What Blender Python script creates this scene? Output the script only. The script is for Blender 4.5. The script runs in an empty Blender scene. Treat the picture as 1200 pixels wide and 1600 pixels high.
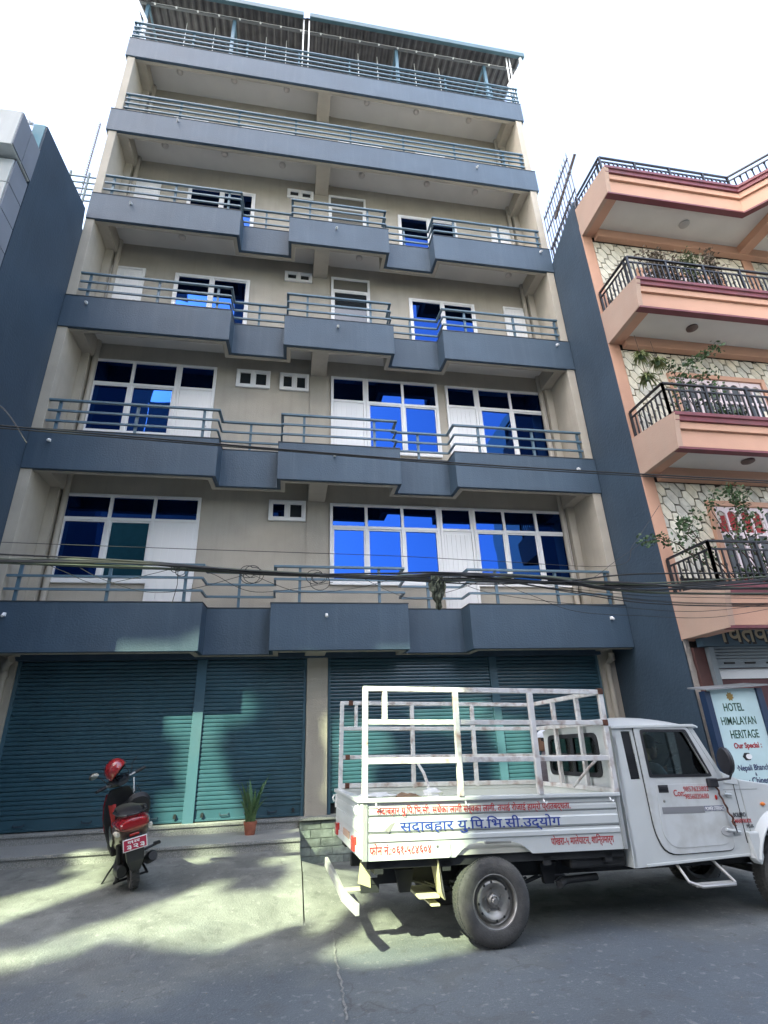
import bpy, math, random
from math import sin, cos, pi, radians, sqrt, atan2
from mathutils import Vector, Matrix, geometry, noise
random.seed(7)
SC = bpy.context.scene
COL = SC.collection

# ---------------------------------------------------------------- camera, sky, sun, exposure
CAM_POS = Vector((-0.61459, -9.08400, -1.40595))
CAM_R = Vector((0.98519223, -0.16795906, -0.03443874))
CAM_U = Vector((-0.03462684, -0.39163935, 0.91946702))
CAM_F = Vector((0.16792038, 0.90465926, 0.39165594))
FPX = 836.926
cd = bpy.data.cameras.new('camera'); cam = bpy.data.objects.new('camera', cd); COL.objects.link(cam)
cd.sensor_fit = 'HORIZONTAL'; cd.sensor_width = 36; cd.lens = FPX / 1200 * 36
cd.clip_start = 0.05; cd.clip_end = 2000
cam.matrix_world = Matrix(((CAM_R.x, CAM_U.x, -CAM_F.x, CAM_POS.x), (CAM_R.y, CAM_U.y, -CAM_F.y, CAM_POS.y),
                           (CAM_R.z, CAM_U.z, -CAM_F.z, CAM_POS.z), (0, 0, 0, 1)))
SC.camera = cam
TO_SUN = Vector((-0.68, -0.80, 0.92)).normalized()
world = bpy.data.worlds.new('World'); SC.world = world; world.use_nodes = True
wn = world.node_tree; bg = wn.nodes['Background']
sky = wn.nodes.new('ShaderNodeTexSky'); sky.sky_type = 'NISHITA'; sky.sun_disc = False
sky.sun_elevation = math.asin(TO_SUN.z); sky.sun_rotation = atan2(TO_SUN.x, TO_SUN.y)
sky.altitude = 800; sky.air_density = 1.0; sky.dust_density = 6.0; sky.ozone_density = 0.6
hs0 = wn.nodes.new('ShaderNodeHueSaturation'); hs0.inputs['Saturation'].default_value = .78; hs0.inputs['Value'].default_value = 1.1
wn.links.new(sky.outputs[0], hs0.inputs['Color']); wn.links.new(hs0.outputs[0], bg.inputs[0]); bg.inputs[1].default_value = 0.15
sd = bpy.data.lights.new('sun', 'SUN'); sd.energy = 2.6; sd.angle = radians(0.4); sd.color = (0.89, 1.0, 0.65)
sun = bpy.data.objects.new('sun', sd); COL.objects.link(sun)
sun.rotation_euler = TO_SUN.to_track_quat('Z', 'Y').to_euler(); sun.location = TO_SUN * 60
SC.view_settings.view_transform = 'Standard'; SC.view_settings.look = 'None'
SC.view_settings.exposure = 2.7; SC.view_settings.gamma = 1; SC.view_settings.use_curve_mapping = False

# ---------------------------------------------------------------- helpers
def at(px, py, ax='y', v=0.0):
    d = CAM_F * FPX + CAM_R * (px - 600) + CAM_U * (800 - py)
    k = 'xyz'.index(ax); t = (v - CAM_POS[k]) / d[k]
    return CAM_POS + d * t

MATS = {}
def mat(name, col, rough=0.6, metal=0.0, var=0.0, vscale=3.0, bump=0.0, bscale=40.0, col2=None, dirt=0.0, dscale=1.2, dcol=(0.12, 0.11, 0.09), spec=0.5, coat=0.0, obj=False, stretch=(1, 1, 1), streak=0.0):
    if name in MATS: return MATS[name]
    m = bpy.data.materials.new(name); m.use_nodes = True; nt = m.node_tree; N = nt.nodes; Lk = nt.links
    b = N['Principled BSDF']; b.inputs['Roughness'].default_value = rough; b.inputs['Metallic'].default_value = metal
    b.inputs['Specular IOR Level'].default_value = spec; b.inputs['Coat Weight'].default_value = coat
    b.inputs['Base Color'].default_value = (*col, 1)
    tc = N.new('ShaderNodeTexCoord'); mp = N.new('ShaderNodeMapping'); mp.inputs['Scale'].default_value = stretch
    if obj: Lk.new(tc.outputs['Object'], mp.inputs[0])
    else:
        ge = N.new('ShaderNodeNewGeometry'); Lk.new(ge.outputs['Position'], mp.inputs[0])
    def nz(sc, det=5, src=None):
        n = N.new('ShaderNodeTexNoise'); n.inputs['Scale'].default_value = sc; n.inputs['Detail'].default_value = det
        Lk.new((src or mp).outputs[0], n.inputs['Vector']); return n
    def ramp(src, a, bb):
        r = N.new('ShaderNodeMapRange'); r.inputs[1].default_value = a; r.inputs[2].default_value = bb; Lk.new(src, r.inputs[0]); return r.outputs[0]
    cur = None
    if var > 0:
        n = nz(vscale); mx = N.new('ShaderNodeMix'); mx.data_type = 'RGBA'
        c2 = col2 or tuple(c * (1 - var) for c in col); c1 = col if col2 else tuple(min(1, c * (1 + var)) for c in col)
        mx.inputs[6].default_value = (*c1, 1); mx.inputs[7].default_value = (*c2, 1)
        Lk.new(ramp(n.outputs[0], .32, .68), mx.inputs[0]); cur = mx.outputs[2]
    if dirt > 0:
        n = nz(dscale, 8); mx = N.new('ShaderNodeMix'); mx.data_type = 'RGBA'
        if cur: Lk.new(cur, mx.inputs[6])
        else: mx.inputs[6].default_value = (*col, 1)
        mx.inputs[7].default_value = (*dcol, 1)
        mu = N.new('ShaderNodeMath'); mu.operation = 'MULTIPLY'; mu.inputs[1].default_value = dirt
        Lk.new(ramp(n.outputs[0], .5, .75), mu.inputs[0]); Lk.new(mu.outputs[0], mx.inputs[0]); cur = mx.outputs[2]
    if streak > 0:
        m2 = N.new('ShaderNodeMapping'); m2.inputs['Scale'].default_value = (9, 9, .5)
        Lk.new(mp.outputs[0], m2.inputs[0]); n = nz(1.0, 6, m2); mx = N.new('ShaderNodeMix'); mx.data_type = 'RGBA'
        if cur: Lk.new(cur, mx.inputs[6])
        else: mx.inputs[6].default_value = (*col, 1)
        mx.inputs[7].default_value = (*dcol, 1)
        mu = N.new('ShaderNodeMath'); mu.operation = 'MULTIPLY'; mu.inputs[1].default_value = streak
        Lk.new(ramp(n.outputs[0], .5, .8), mu.inputs[0]); Lk.new(mu.outputs[0], mx.inputs[0]); cur = mx.outputs[2]
    if cur: Lk.new(cur, b.inputs['Base Color'])
    if bump > 0:
        n = nz(bscale, 4); bp = N.new('ShaderNodeBump'); bp.inputs['Strength'].default_value = bump; bp.inputs['Distance'].default_value = 0.02
        Lk.new(n.outputs[0], bp.inputs['Height']); Lk.new(bp.outputs[0], b.inputs['Normal'])
    MATS[name] = m; return m

class MB:
    def __init__(s, M=None): s.v = []; s.f = []; s.M = M; s.sm = False
    def add(s, vs, fs, M=None):
        k = len(s.v)
        for p in vs:
            p = Vector(p)
            if M: p = M @ p
            s.v.append(p)
        s.f += [tuple(i + k for i in f) for f in fs]; return s
    def box(s, x0, x1, y0, y1, z0, z1, M=None):
        return s.add([(x0,y0,z0),(x1,y0,z0),(x1,y1,z0),(x0,y1,z0),(x0,y0,z1),(x1,y0,z1),(x1,y1,z1),(x0,y1,z1)],
                     [(0,3,2,1),(4,5,6,7),(0,1,5,4),(1,2,6,5),(2,3,7,6),(3,0,4,7)], M)
    def bar(s, p, q, w, h=None, up=(0, 0, 1)):
        h = h or w; p = Vector(p); q = Vector(q); d = (q - p); L = d.length; d.normalize(); up = Vector(up)
        if abs(d.dot(up)) > .98: up = Vector((0, 1, 0)) if abs(d.y) < .9 else Vector((1, 0, 0))
        a = d.cross(up).normalized(); b = a.cross(d)
        vs = [p + a*i*w/2 + b*j*h/2 + d*k for k in (0, L) for i, j in ((-1,-1),(1,-1),(1,1),(-1,1))]
        return s.add(vs, [(0,1,2,3),(7,6,5,4),(0,4,5,1),(1,5,6,2),(2,6,7,3),(3,7,4,0)])
    def tube(s, pts, r, n=8, cap=True):
        pts = [Vector(p) for p in pts]; rs = r if isinstance(r, (list, tuple)) else [r] * len(pts)
        k0 = len(s.v); a = None
        for i, p in enumerate(pts):
            d = (pts[min(i+1, len(pts)-1)] - pts[max(i-1, 0)]).normalized()
            if a is None: a = d.orthogonal().normalized()
            else: a = (a - d * a.dot(d)).normalized()
            b = d.cross(a)
            for j in range(n):
                t = 2*pi*j/n; s.v.append(p + (a*cos(t) + b*sin(t)) * rs[i])
        for i in range(len(pts)-1):
            for j in range(n):
                s.f.append((k0+i*n+j, k0+i*n+(j+1)%n, k0+(i+1)*n+(j+1)%n, k0+(i+1)*n+j))
        if cap:
            s.f.append(tuple(k0+j for j in range(n))[::-1]); s.f.append(tuple(k0+(len(pts)-1)*n+j for j in range(n)))
        return s
    def lathe(s, prof, n=24, M=None, ax='z'):
        # prof: (radius, height) open profile
        k = len(prof); vs = []
        for j in range(n):
            t = 2*pi*j/n
            for r, h in prof:
                vs.append({'z': (r*cos(t), r*sin(t), h), 'y': (r*cos(t), h, r*sin(t)), 'x': (h, r*cos(t), r*sin(t))}[ax])
        fs = [(j*k+i, ((j+1)%n)*k+i, ((j+1)%n)*k+i+1, j*k+i+1) for j in range(n) for i in range(k-1)]
        return s.add(vs, fs, M)
    def ball(s, c, rx, ry=None, rz=None, n=14, m=10, M=None, z0=-1.0, z1=1.0):
        ry = ry or rx; rz = rz or rx; vs = []; c = Vector(c)
        a0 = math.asin(z0); a1 = math.asin(z1)
        for i in range(m+1):
            a = a0 + (a1-a0)*i/m
            for j in range(n):
                t = 2*pi*j/n; vs.append(c + Vector((rx*cos(a)*cos(t), ry*cos(a)*sin(t), rz*sin(a))))
        fs = [(i*n+j, i*n+(j+1)%n, (i+1)*n+(j+1)%n, (i+1)*n+j) for i in range(m) for j in range(n)]
        return s.add(vs, fs, M)
    def loft(s, rings, cap=True, closed=True, M=None):
        n = len(rings[0]); vs = [p for r in rings for p in r]; fs = []
        for i in range(len(rings)-1):
            for j in range(n if closed else n-1):
                fs.append((i*n+j, i*n+(j+1)%n, (i+1)*n+(j+1)%n, (i+1)*n+j))
        if cap and closed: fs.append(tuple(range(n))[::-1]); fs.append(tuple((len(rings)-1)*n+j for j in range(n)))
        return s.add(vs, fs, M)
    def plate(s, outer, holes, d0, d1, plane='xz', M=None):
        # polygon with holes, extruded from depth d0 to d1 along the third axis
        loops = [outer] + list(holes)
        def P(p, d): return {'xz': (p[0], d, p[1]), 'yz': (d, p[0], p[1]), 'xy': (p[0], p[1], d)}[plane]
        tri = geometry.tessellate_polygon([[Vector((p[0], p[1], 0)) for p in l] for l in loops])
        flat = [p for l in loops for p in l]; n = len(flat)
        vs = [P(p, d0) for p in flat] + [P(p, d1) for p in flat]
        fs = [tuple(t) for t in tri] + [tuple(i+n for i in t[::-1]) for t in tri]
        k = 0
        for l in loops:
            m = len(l)
            for i in range(m): fs.append((k+i, k+(i+1)%m, k+(i+1)%m+n, k+i+n))
            k += m
        return s.add(vs, fs, M)
    def build(s, name, m, parent=None, smooth=False, bevel=0, loc=None, recalc=True, seg=2, label=None, subsurf=0):
        me = bpy.data.meshes.new(name); me.from_pydata([tuple(v) for v in s.v], [], s.f); me.update()
        if recalc:
            import bmesh
            bm = bmesh.new(); bm.from_mesh(me); bmesh.ops.recalc_face_normals(bm, faces=bm.faces); bm.to_mesh(me); bm.free()
        o = bpy.data.objects.new(name, me); COL.objects.link(o)
        if m: me.materials.append(m)
        if smooth:
            for p in me.polygons: p.use_smooth = True
        if parent: o.parent = parent
        if loc: o.location = loc
        if bevel:
            b = o.modifiers.new('bevel', 'BEVEL'); b.width = bevel; b.segments = seg; b.limit_method = 'ANGLE'; b.angle_limit = radians(35)
        if subsurf:
            b = o.modifiers.new('subdivision', 'SUBSURF'); b.levels = subsurf; b.render_levels = subsurf
        if smooth and not subsurf:
            try: me.set_sharp_from_angle(angle=radians(38))
            except Exception: pass
        if label: o['label'] = label
        return o

def tag(o, label=None, cat=None, group=None, kind=None):
    if label: o['label'] = label
    if cat: o['category'] = cat
    if group: o['group'] = group
    if kind: o['kind'] = kind
    return o
def thing(name, label, cat, loc=(0, 0, 0), M=None, group=None):
    o = bpy.data.objects.new(name, None); COL.objects.link(o); o.empty_display_size = .2
    if M is not None: o.matrix_world = M
    else: o.location = loc
    return tag(o, label, cat, group)
def shared(o, loc, parent=None, name=None):
    c = o.copy(); COL.objects.link(c); c.location = loc
    if parent: c.parent = parent
    return c
def off(root):
    l = root.location; return Matrix.Translation((-l[0], -l[1], -l[2]))
def text(body, size, m, parent, M, name='lettering', bold=0.0, depth=0.001, align='LEFT', width=None, label=None):
    c = bpy.data.curves.new(name, 'FONT'); c.body = body; c.size = size; c.extrude = depth; c.offset = bold; c.align_x = align
    c.resolution_u = 3
    o = bpy.data.objects.new(name, c); COL.objects.link(o)
    dg = bpy.context.evaluated_depsgraph_get(); me = bpy.data.meshes.new_from_object(o.evaluated_get(dg)); bpy.data.objects.remove(o)
    me.name = name; xs = [v.co.x for v in me.vertices]
    if width and xs:
        k = width / (max(xs) - min(xs))
        for v in me.vertices: v.co.x *= k
    me.materials.clear(); me.materials.append(m)
    o = bpy.data.objects.new(name, me); COL.objects.link(o); o.parent = parent; o.matrix_local = M
    if label: o['label'] = label
    return o
def frameM(origin, xdir, ydir):
    x = Vector(xdir).normalized(); y = Vector(ydir); y = (y - x*y.dot(x)).normalized(); z = x.cross(y)
    return Matrix(((x.x, y.x, z.x, origin[0]), (x.y, y.y, z.y, origin[1]), (x.z, y.z, z.z, origin[2]), (0, 0, 0, 1)))

# ---------------------------------------------------------------- materials
slate = mat('slate_paint', (0.038, 0.068, 0.104), .55, var=.10, vscale=1.3, bump=.25, bscale=35, dirt=.25, dscale=.9, dcol=(.07,.105,.145), streak=.45)
slate_rail = mat('slate_rail_paint', (0.085, 0.150, 0.200), .38, var=.08, vscale=6, bump=.05)
beige = mat('beige_render', (0.41, 0.372, 0.31), .8, var=.07, vscale=2, bump=.25, bscale=60, dirt=.25, dscale=1.1, dcol=(.27,.24,.195), streak=.28)
ceilm = mat('ceiling_render', (0.66, 0.64, 0.60), .85, var=.05, vscale=1.5, bump=.15, bscale=50)
upvc = mat('white_upvc', (0.78, 0.77, 0.76), .35, bump=.02)
whitep = mat('white_plastic', (0.8, 0.8, 0.8), .4)
dark = mat('dark_gap', (0.012, 0.012, 0.013), .8)
def glass_mat(name, tint, rough=.015, wob=.06):
    m = mat(name, tint, rough, metal=1.0)
    nt = m.node_tree; b = nt.nodes['Principled BSDF']
    n = nt.nodes.new('ShaderNodeTexNoise'); n.inputs['Scale'].default_value = .9; n.inputs['Detail'].default_value = 1
    g = nt.nodes.new('ShaderNodeNewGeometry'); nt.links.new(g.outputs['Position'], n.inputs['Vector'])
    bp = nt.nodes.new('ShaderNodeBump'); bp.inputs['Strength'].default_value = wob; bp.inputs['Distance'].default_value = .05
    nt.links.new(n.outputs[0], bp.inputs['Height']); nt.links.new(bp.outputs[0], b.inputs['Normal'])
    return m
blueglass = glass_mat('blue_mirror_glass', (0.008, 0.036, 0.165), wob=.14)
tealreflect = glass_mat('teal_reflection_glass', (0.014, 0.060, 0.095))  # teal tint paints in the reflection of a building opposite
darkglass = mat('dark_glass', (0.02, 0.025, 0.03), .05, spec=.8)
shutter_m = mat('shutter_paint', (0.030, 0.080, 0.108), .28, var=.12, vscale=2.2, bump=.05, bscale=20, dirt=.22, dscale=2.5, dcol=(.08,.12,.14), spec=.6)
concrete = mat('forecourt_concrete', (0.30, 0.30, 0.285), .85, var=.16, vscale=1.6, bump=.55, bscale=18, dirt=.4, dscale=.8, dcol=(.20,.195,.18))
granite = mat('speckled_granite', (0.27, 0.27, 0.255), .6, var=.35, vscale=90, dirt=.3, dscale=3, dcol=(.16,.16,.15), bump=.1)

# ---------------------------------------------------------------- ground
XL, XA, XB, XC, XD, XR = -5.268, -2.027, -0.927, 1.442, 2.563, 5.653
REC = 0.408; BH = 0.783; ZR = -3.13
ZB = [0.0, 3.124, 6.252, 9.242, 12.230, 15.250]
def ramp_z(y): 
    if y >= -.35: return -2.755
    return max(ZR - .02, -2.755 + .112 * (y + .35))
asphalt = mat('dusty_asphalt', (0.085, 0.091, 0.096), .82, var=.12, vscale=1.1, bump=.55, bscale=60, dirt=.35, dscale=.6, dcol=(.15,.155,.15))
def ground_mat():
    m = mat('street_surface', (0.080, 0.094, 0.108), .85, var=.10, vscale=.9, bump=.5, bscale=55, dirt=.3, dscale=.5, dcol=(.15,.155,.15))
    nt = m.node_tree; N = nt.nodes; L = nt.links; b = N['Principled BSDF']; src = b.inputs['Base Color'].links[0].from_socket
    ge = N.new('ShaderNodeNewGeometry'); sx = N.new('ShaderNodeSeparateXYZ'); L.new(ge.outputs['Position'], sx.inputs[0])
    n1 = N.new('ShaderNodeTexNoise'); n1.inputs['Scale'].default_value = 1.1; n1.inputs['Detail'].default_value = 8; L.new(ge.outputs['Position'], n1.inputs['Vector'])
    a = N.new('ShaderNodeMath'); a.operation = 'MULTIPLY_ADD'; a.inputs[1].default_value = 3.0; L.new(n1.outputs[0], a.inputs[0]); L.new(sx.outputs[1], a.inputs[2])
    r = N.new('ShaderNodeMapRange'); r.inputs[1].default_value = -2.35; r.inputs[2].default_value = -.95; L.new(a.outputs[0], r.inputs[0])
    n2 = N.new('ShaderNodeTexNoise'); n2.inputs['Scale'].default_value = 2.6; n2.inputs['Detail'].default_value = 10; n2.inputs['Distortion'].default_value = .6; L.new(ge.outputs['Position'], n2.inputs['Vector'])
    c = N.new('ShaderNodeValToRGB'); c.color_ramp.elements[0].position = .3; c.color_ramp.elements[0].color = (.115,.118,.108,1); c.color_ramp.elements[1].position = .72; c.color_ramp.elements[1].color = (.215,.22,.20,1); L.new(n2.outputs[0], c.inputs[0])
    mx = N.new('ShaderNodeMix'); mx.data_type = 'RGBA'; L.new(r.outputs[0], mx.inputs[0]); L.new(src, mx.inputs[6]); L.new(c.outputs[0], mx.inputs[7])
    # grit, stains and worn specks
    cur = mx.outputs[2]
    for sc_, lo, hi, amt, col in ((140, .60, .72, .45, (.42,.41,.38,1)), (95, .62, .74, .6, (.03,.03,.03,1)), (7, .56, .72, .45, (.06,.06,.058,1)), (16, .60, .70, .30, (.34,.335,.32,1)), (2.2, .58, .66, .35, (.075,.078,.078,1))):
        n3 = N.new('ShaderNodeTexNoise'); n3.inputs['Scale'].default_value = sc_; n3.inputs['Detail'].default_value = 6; L.new(ge.outputs['Position'], n3.inputs['Vector'])
        r3 = N.new('ShaderNodeMapRange'); r3.inputs[1].default_value = lo; r3.inputs[2].default_value = hi; r3.inputs[4].default_value = amt; L.new(n3.outputs[0], r3.inputs[0])
        m3 = N.new('ShaderNodeMix'); m3.data_type = 'RGBA'; L.new(r3.outputs[0], m3.inputs[0]); L.new(cur, m3.inputs[6]); m3.inputs[7].default_value = col; cur = m3.outputs[2]
    vo = N.new('ShaderNodeTexVoronoi'); vo.feature = 'DISTANCE_TO_EDGE'; vo.inputs['Scale'].default_value = .75; 
    ds = N.new('ShaderNodeTexNoise'); ds.inputs['Scale'].default_value = 3.0; ds.inputs['Detail'].default_value = 6; L.new(ge.outputs['Position'], ds.inputs['Vector'])
    va = N.new('ShaderNodeVectorMath'); va.operation = 'MULTIPLY_ADD'; va.inputs[1].default_value = (.5,.5,.5); L.new(ds.outputs[1], va.inputs[0]); L.new(ge.outputs['Position'], va.inputs[2]); L.new(va.outputs[0], vo.inputs['Vector'])
    rv = N.new('ShaderNodeMapRange'); rv.inputs[1].default_value = .004; rv.inputs[2].default_value = .012; rv.inputs[3].default_value = .35; rv.inputs[4].default_value = 0; L.new(vo.outputs['Distance'], rv.inputs[0])
    gt = N.new('ShaderNodeMath'); gt.operation = 'GREATER_THAN'; gt.inputs[1].default_value = .60; L.new(n1.outputs[0], gt.inputs[0]); mg = N.new('ShaderNodeMath'); mg.operation = 'MULTIPLY'; L.new(gt.outputs[0], mg.inputs[0]); L.new(rv.outputs[0], mg.inputs[1])
    m4 = N.new('ShaderNodeMix'); m4.data_type = 'RGBA'; L.new(mg.outputs[0], m4.inputs[0]); L.new(cur, m4.inputs[6]); m4.inputs[7].default_value = (.04,.04,.038,1)
    L.new(m4.outputs[2], b.inputs['Base Color'])
    return m
street = ground_mat()
def sheet(name, x0, x1, y0, y1, nx, ny, zf, m, kind='structure'):
    vs = []; fs = []
    for j in range(ny+1):
        for i in range(nx+1):
            x = x0 + (x1-x0)*i/nx; y = y0 + (y1-y0)*j/ny; vs.append((x, y, zf(x, y)))
    for j in range(ny):
        for i in range(nx): k = j*(nx+1)+i; fs.append((k, k+1, k+nx+2, k+nx+1))
    b = MB(); b.add(vs, fs); o = b.build(name, m, smooth=True, recalc=False); return tag(o, kind=kind)
b = MB(); b.add([(-400,-400,ZR-.012),(400,-400,ZR-.012),(400,400,ZR-.012),(-400,400,ZR-.012)], [(0,1,2,3)]); tag(b.build('ground', concrete, recalc=False), kind='structure')
nzf = lambda x, y, s, a: a * noise.noise(Vector((x*s, y*s, 3.3)))
sheet('road', -40, 40, -12.5, -2.3, 240, 50, lambda x, y: ZR + nzf(x, y, .5, .012), street)
def rz(x, y):
    z = -2.755 + .112 * (y + .35)
    ed_ = min(1.0, max(0.0, (x + 1.5)/1.1))
    yf = -2.45 + .55*ed_ + .3*noise.noise(Vector((x*.5, 1.7, 0))) - .35*min(1.0, max(0.0, (-x-.6)/2.5))
    t = max(0.0, min(1.0, (yf + .55 - y)/1.25)); t = t*t*(3-2*t)
    z = z*(1-t) + (ZR - .03)*t
    return z + nzf(x, y, .8, .012)*(1-t) + nzf(x, y, 3.1, .005)
sheet('lower_forecourt', -.34, 5.65, -2.6, .62, 60, 40, lambda x, y: ZR + .004 + .006*max(0, y+2.6) + nzf(x, y, 1.3, .006) + max(0, rz(-.36, y) - ZR - .008)*max(0, 1-(x+.34)/1.2)**1.3*(lambda t: t*t*(3-2*t))(min(1, max(0, (.15-y)/1.0)))*.93, street)
# raised ramp in front of the left shop, with a rounded foot that dies into the road
rp = sheet('forecourt_ramp', -9.5, -.355, -4.0, .75, 110, 60, rz, street)
vs = []; 
for i in range(41):
    y = -3.9 + 4.65*i/40; vs += [(-.352, y, rz(-.355, y) - .001), (-.352, y, ZR-.05)]
b = MB(); b.add(vs, [(2*i, 2*i+2, 2*i+3, 2*i+1) for i in range(40)]); o = b.build('ramp_edge', street); tag(o, kind='structure')
# pale crack lines in the road
crk = mat('pale_crack', (0.19, 0.19, 0.18), .9, var=.3, vscale=30)
for pts, w in (([(521,1452),(524,1490),(531,1530),(538,1562),(543,1600)], .008), ([(120,1490),(190,1478),(262,1480)], .006)):
    P3 = [at(x, y, 'z', ZR+.006) for x, y in pts]; Q = []
    for a_, b_ in zip(P3, P3[1:]):
        for k in range(8): p = a_.lerp(b_, k/8); Q.append(p + Vector((random.uniform(-.012,.012), 0, 0)))
    b = MB(); vs = []; fs = []
    for i, p in enumerate(Q):
        ww = w*random.uniform(.4, 1.5); vs += [(p.x-ww, p.y, p.z+.006), (p.x+ww, p.y, p.z+.006)]
        if i: fs.append((2*i-2, 2*i-1, 2*i+1, 2*i))
    b.add(vs, fs); tag(b.build('road_crack', crk, recalc=False), kind='structure')
# cover plate at far left of ramp
cp = at(10, 1364, 'z', -2.80)
t = thing('drain_cover', 'dark rectangular drain cover lying on the ramp at the left edge below the steps', 'drain cover', cp)
b = MB(); b.box(-.55, .16, -.26, .2, -.01, .012); b.build('plate', mat('cover_iron', (.07,.085,.09), .6, dirt=.3), t, bevel=.004)
b = MB(); b.tube([(0,.02,.01),(0,.02,.03),(.12,.02,.03),(.12,.02,.01)], .006); b.build('handle', dark, t)
# little litter / twig on the ramp
for k, (px, py) in enumerate([(640//1, 1000)]): pass

# ---------------------------------------------------------------- main building
bl = thing('apartment_building', 'tall beige and slate blue building with stepped balconies above closed blue roller shutters', 'building', (0, 4, 0))
BO = Matrix.Translation((0, -4, 0))
def bb(b, name, m, parent=None, **k):
    b.v = [BO @ v for v in b.v]; return b.build(name, m, parent or bl, **k)
# core walls
b = MB(); b.box(-4.95, 5.45, 1.0, 11, ZR, 15.8); core = bb(b, 'wall', beige)
b = MB(); b.box(XL+.002, -4.95, 1.02, 11, ZR, 15.8); b.box(5.45, XR-.002, 1.02, 11, ZR, 15.8); bb(b, 'side_wall', beige)
# wall raised to the right of the left bay (pilaster line)
for zf in ZB[:5]:
    b = MB(); b.box(-.33, .09, .975, 1.0, zf+.55, zf+3.5); bb(b, 'pilaster', beige)
# side fins
for i in range(5):
    z0, z1 = ZB[i]+.4, ZB[i+1]+.44
    b = MB(); b.box(XL, -5.09, .03, 1.03, z0, z1); bb(b, 'side_fin', beige, bevel=.006)
    b = MB(); b.box(5.46, 5.64, .03, 1.03, z0, z1); bb(b, 'side_fin', beige, bevel=.006)
    for x0, x1 in ((-5.09, -4.93), (5.30, 5.46)):
        b = MB(); b.box(x0, x1, .82, 1.0, z0, z1-.35); bb(b, 'corner_column', beige, bevel=.006)
# slabs, beams, balcony fronts
def path_wall(path, th, z0, z1, inset=0.0):
    # front polyline, thickness towards +Y (into the building)
    pts = [Vector((x, y)) for x, y in path]
    def offp(d):
        o = []
        for i, p in enumerate(pts):
            n = Vector((0, 0))
            segs = []
            if i > 0: segs.append((pts[i]-pts[i-1]).normalized())
            if i < len(pts)-1: segs.append((pts[i+1]-pts[i]).normalized())
            ns = [Vector((-s.y, s.x)) for s in segs]
            if len(ns) == 2 and ns[0].dot(ns[1]) < .99: o.append(p + (ns[0] + ns[1]) * d / (1 + ns[0].dot(ns[1])))
            else: o.append(p + ns[0] * d)
        return o
    A = offp(inset); B = offp(inset + th); b = MB(); n = len(pts); vs = []
    for z in (z0, z1): vs += [(p.x, p.y, z) for p in A] + [(p.x, p.y, z) for p in B]
    fs = []
    for i in range(n-1):
        fs += [(i, i+1, 2*n+i+1, 2*n+i), (n+i, 3*n+i, 3*n+i+1, n+i+1), (2*n+i, 2*n+i+1, 3*n+i+1, 3*n+i), (i, n+i, n+i+1, i+1)]
    fs += [(0, 2*n, 3*n, n), (n-1, 2*n-1, 4*n-1, 3*n-1)]
    b.add(vs, fs); return b
STEP = [(XL+.004, 0), (XA, 0), (XA+.02, REC), (XB-.0, REC), (XB, 0), (XC, 0), (XC, REC), (XD-.02, REC), (XD, 0), (XR-.004, 0)]
STRAIGHT = [(XL-.06, 0), (XR+.06, 0)]
lampring = mat('lamp_ring', (.5,.47,.44), .5); lampglass = mat('lamp_glass', (.62,.58,.54), .3)
pipe_m = mat('beige_pipe', (0.42, 0.38, 0.32), .5, dirt=.2)
coping = mat('dark_coping', (.035,.045,.055), .5)
for i in range(6):
    z = ZB[i]; path = STEP if i < 4 else STRAIGHT
    bw = bb(path_wall(path, .07, z, z+BH), 'balcony_wall', slate, bevel=.008)
    bb(path_wall(path, .08, z-.012, z+BH-.004, .0702), 'inner_lip', beige)
    bb(path_wall(path, .165, z+BH+.001, z+BH+.016, -.008), 'coping', coping)
    fx0, fx1 = (XL+.05, XR-.05)
    b = MB()
    if path is STEP:
        b.box(fx0, XA-.15, .16, 1.0, z+.451, z+.56); b.box(XA-.15, XB+.15, .56, 1.0, z+.451, z+.56); b.box(XB+.15, XC-.15, .16, 1.0, z+.451, z+.56)
        b.box(XC-.15, XD+.15, .56, 1.0, z+.451, z+.56); b.box(XD+.15, fx1, .16, 1.0, z+.451, z+.56)
    else: b.box(fx0, fx1, .16, 1.0, z+.451, z+.56)
    bb(b, 'ceiling', ceilm if i != 5 else ceilm)
    b = MB(); b.box(-.32, .03, .153, .975, z-.002, z+.45); bb(b, 'beam', beige, bevel=.006)
    for x0, x1 in ((-5.085, -4.86), (5.23, 5.455)):
        b = MB(); b.box(x0, x1, .153, .998, z+.03, z+.449); bb(b, 'beam', beige, bevel=.006)
    if i == 5:
        b = MB(); b.box(XL, XR, 1.0, 11, z+.55, z+.62); bb(b, 'roof_slab', beige)
# ceiling lamps
def ceil_lamp(x, y, z):
    b = MB(); b.lathe([(0, 0), (.085, 0), (.085, -.02), (.07, -.03)], 16, Matrix.Translation((x, y, z))); o = bb(b, 'ceiling_lamp', lampring, smooth=True)
    b = MB(); b.lathe([(.068, -.026), (.05, -.045), (0, -.05)], 16, Matrix.Translation((x, y, z))); bb(b, 'lamp_glass', lampglass, o, smooth=True)
for z, L in ((ZB[5], [(-4.09,.45),(-2.64,.44),(-1.2,.45),(1.1,.45),(2.58,.48),(4.2,.48)]), (ZB[4], [(-4.13,.51),(-2.67,.51),(-1.2,.59),(.91,.57),(2.72,.55),(4.12,.59)]),
             (ZB[3], [(-3.41,.62),(.8,.64),(4.74,.64)]), (ZB[2], [(-3.54,.6),(.53,.66)])):
    for x, y in L: ceil_lamp(x, y, z+.451)
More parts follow.
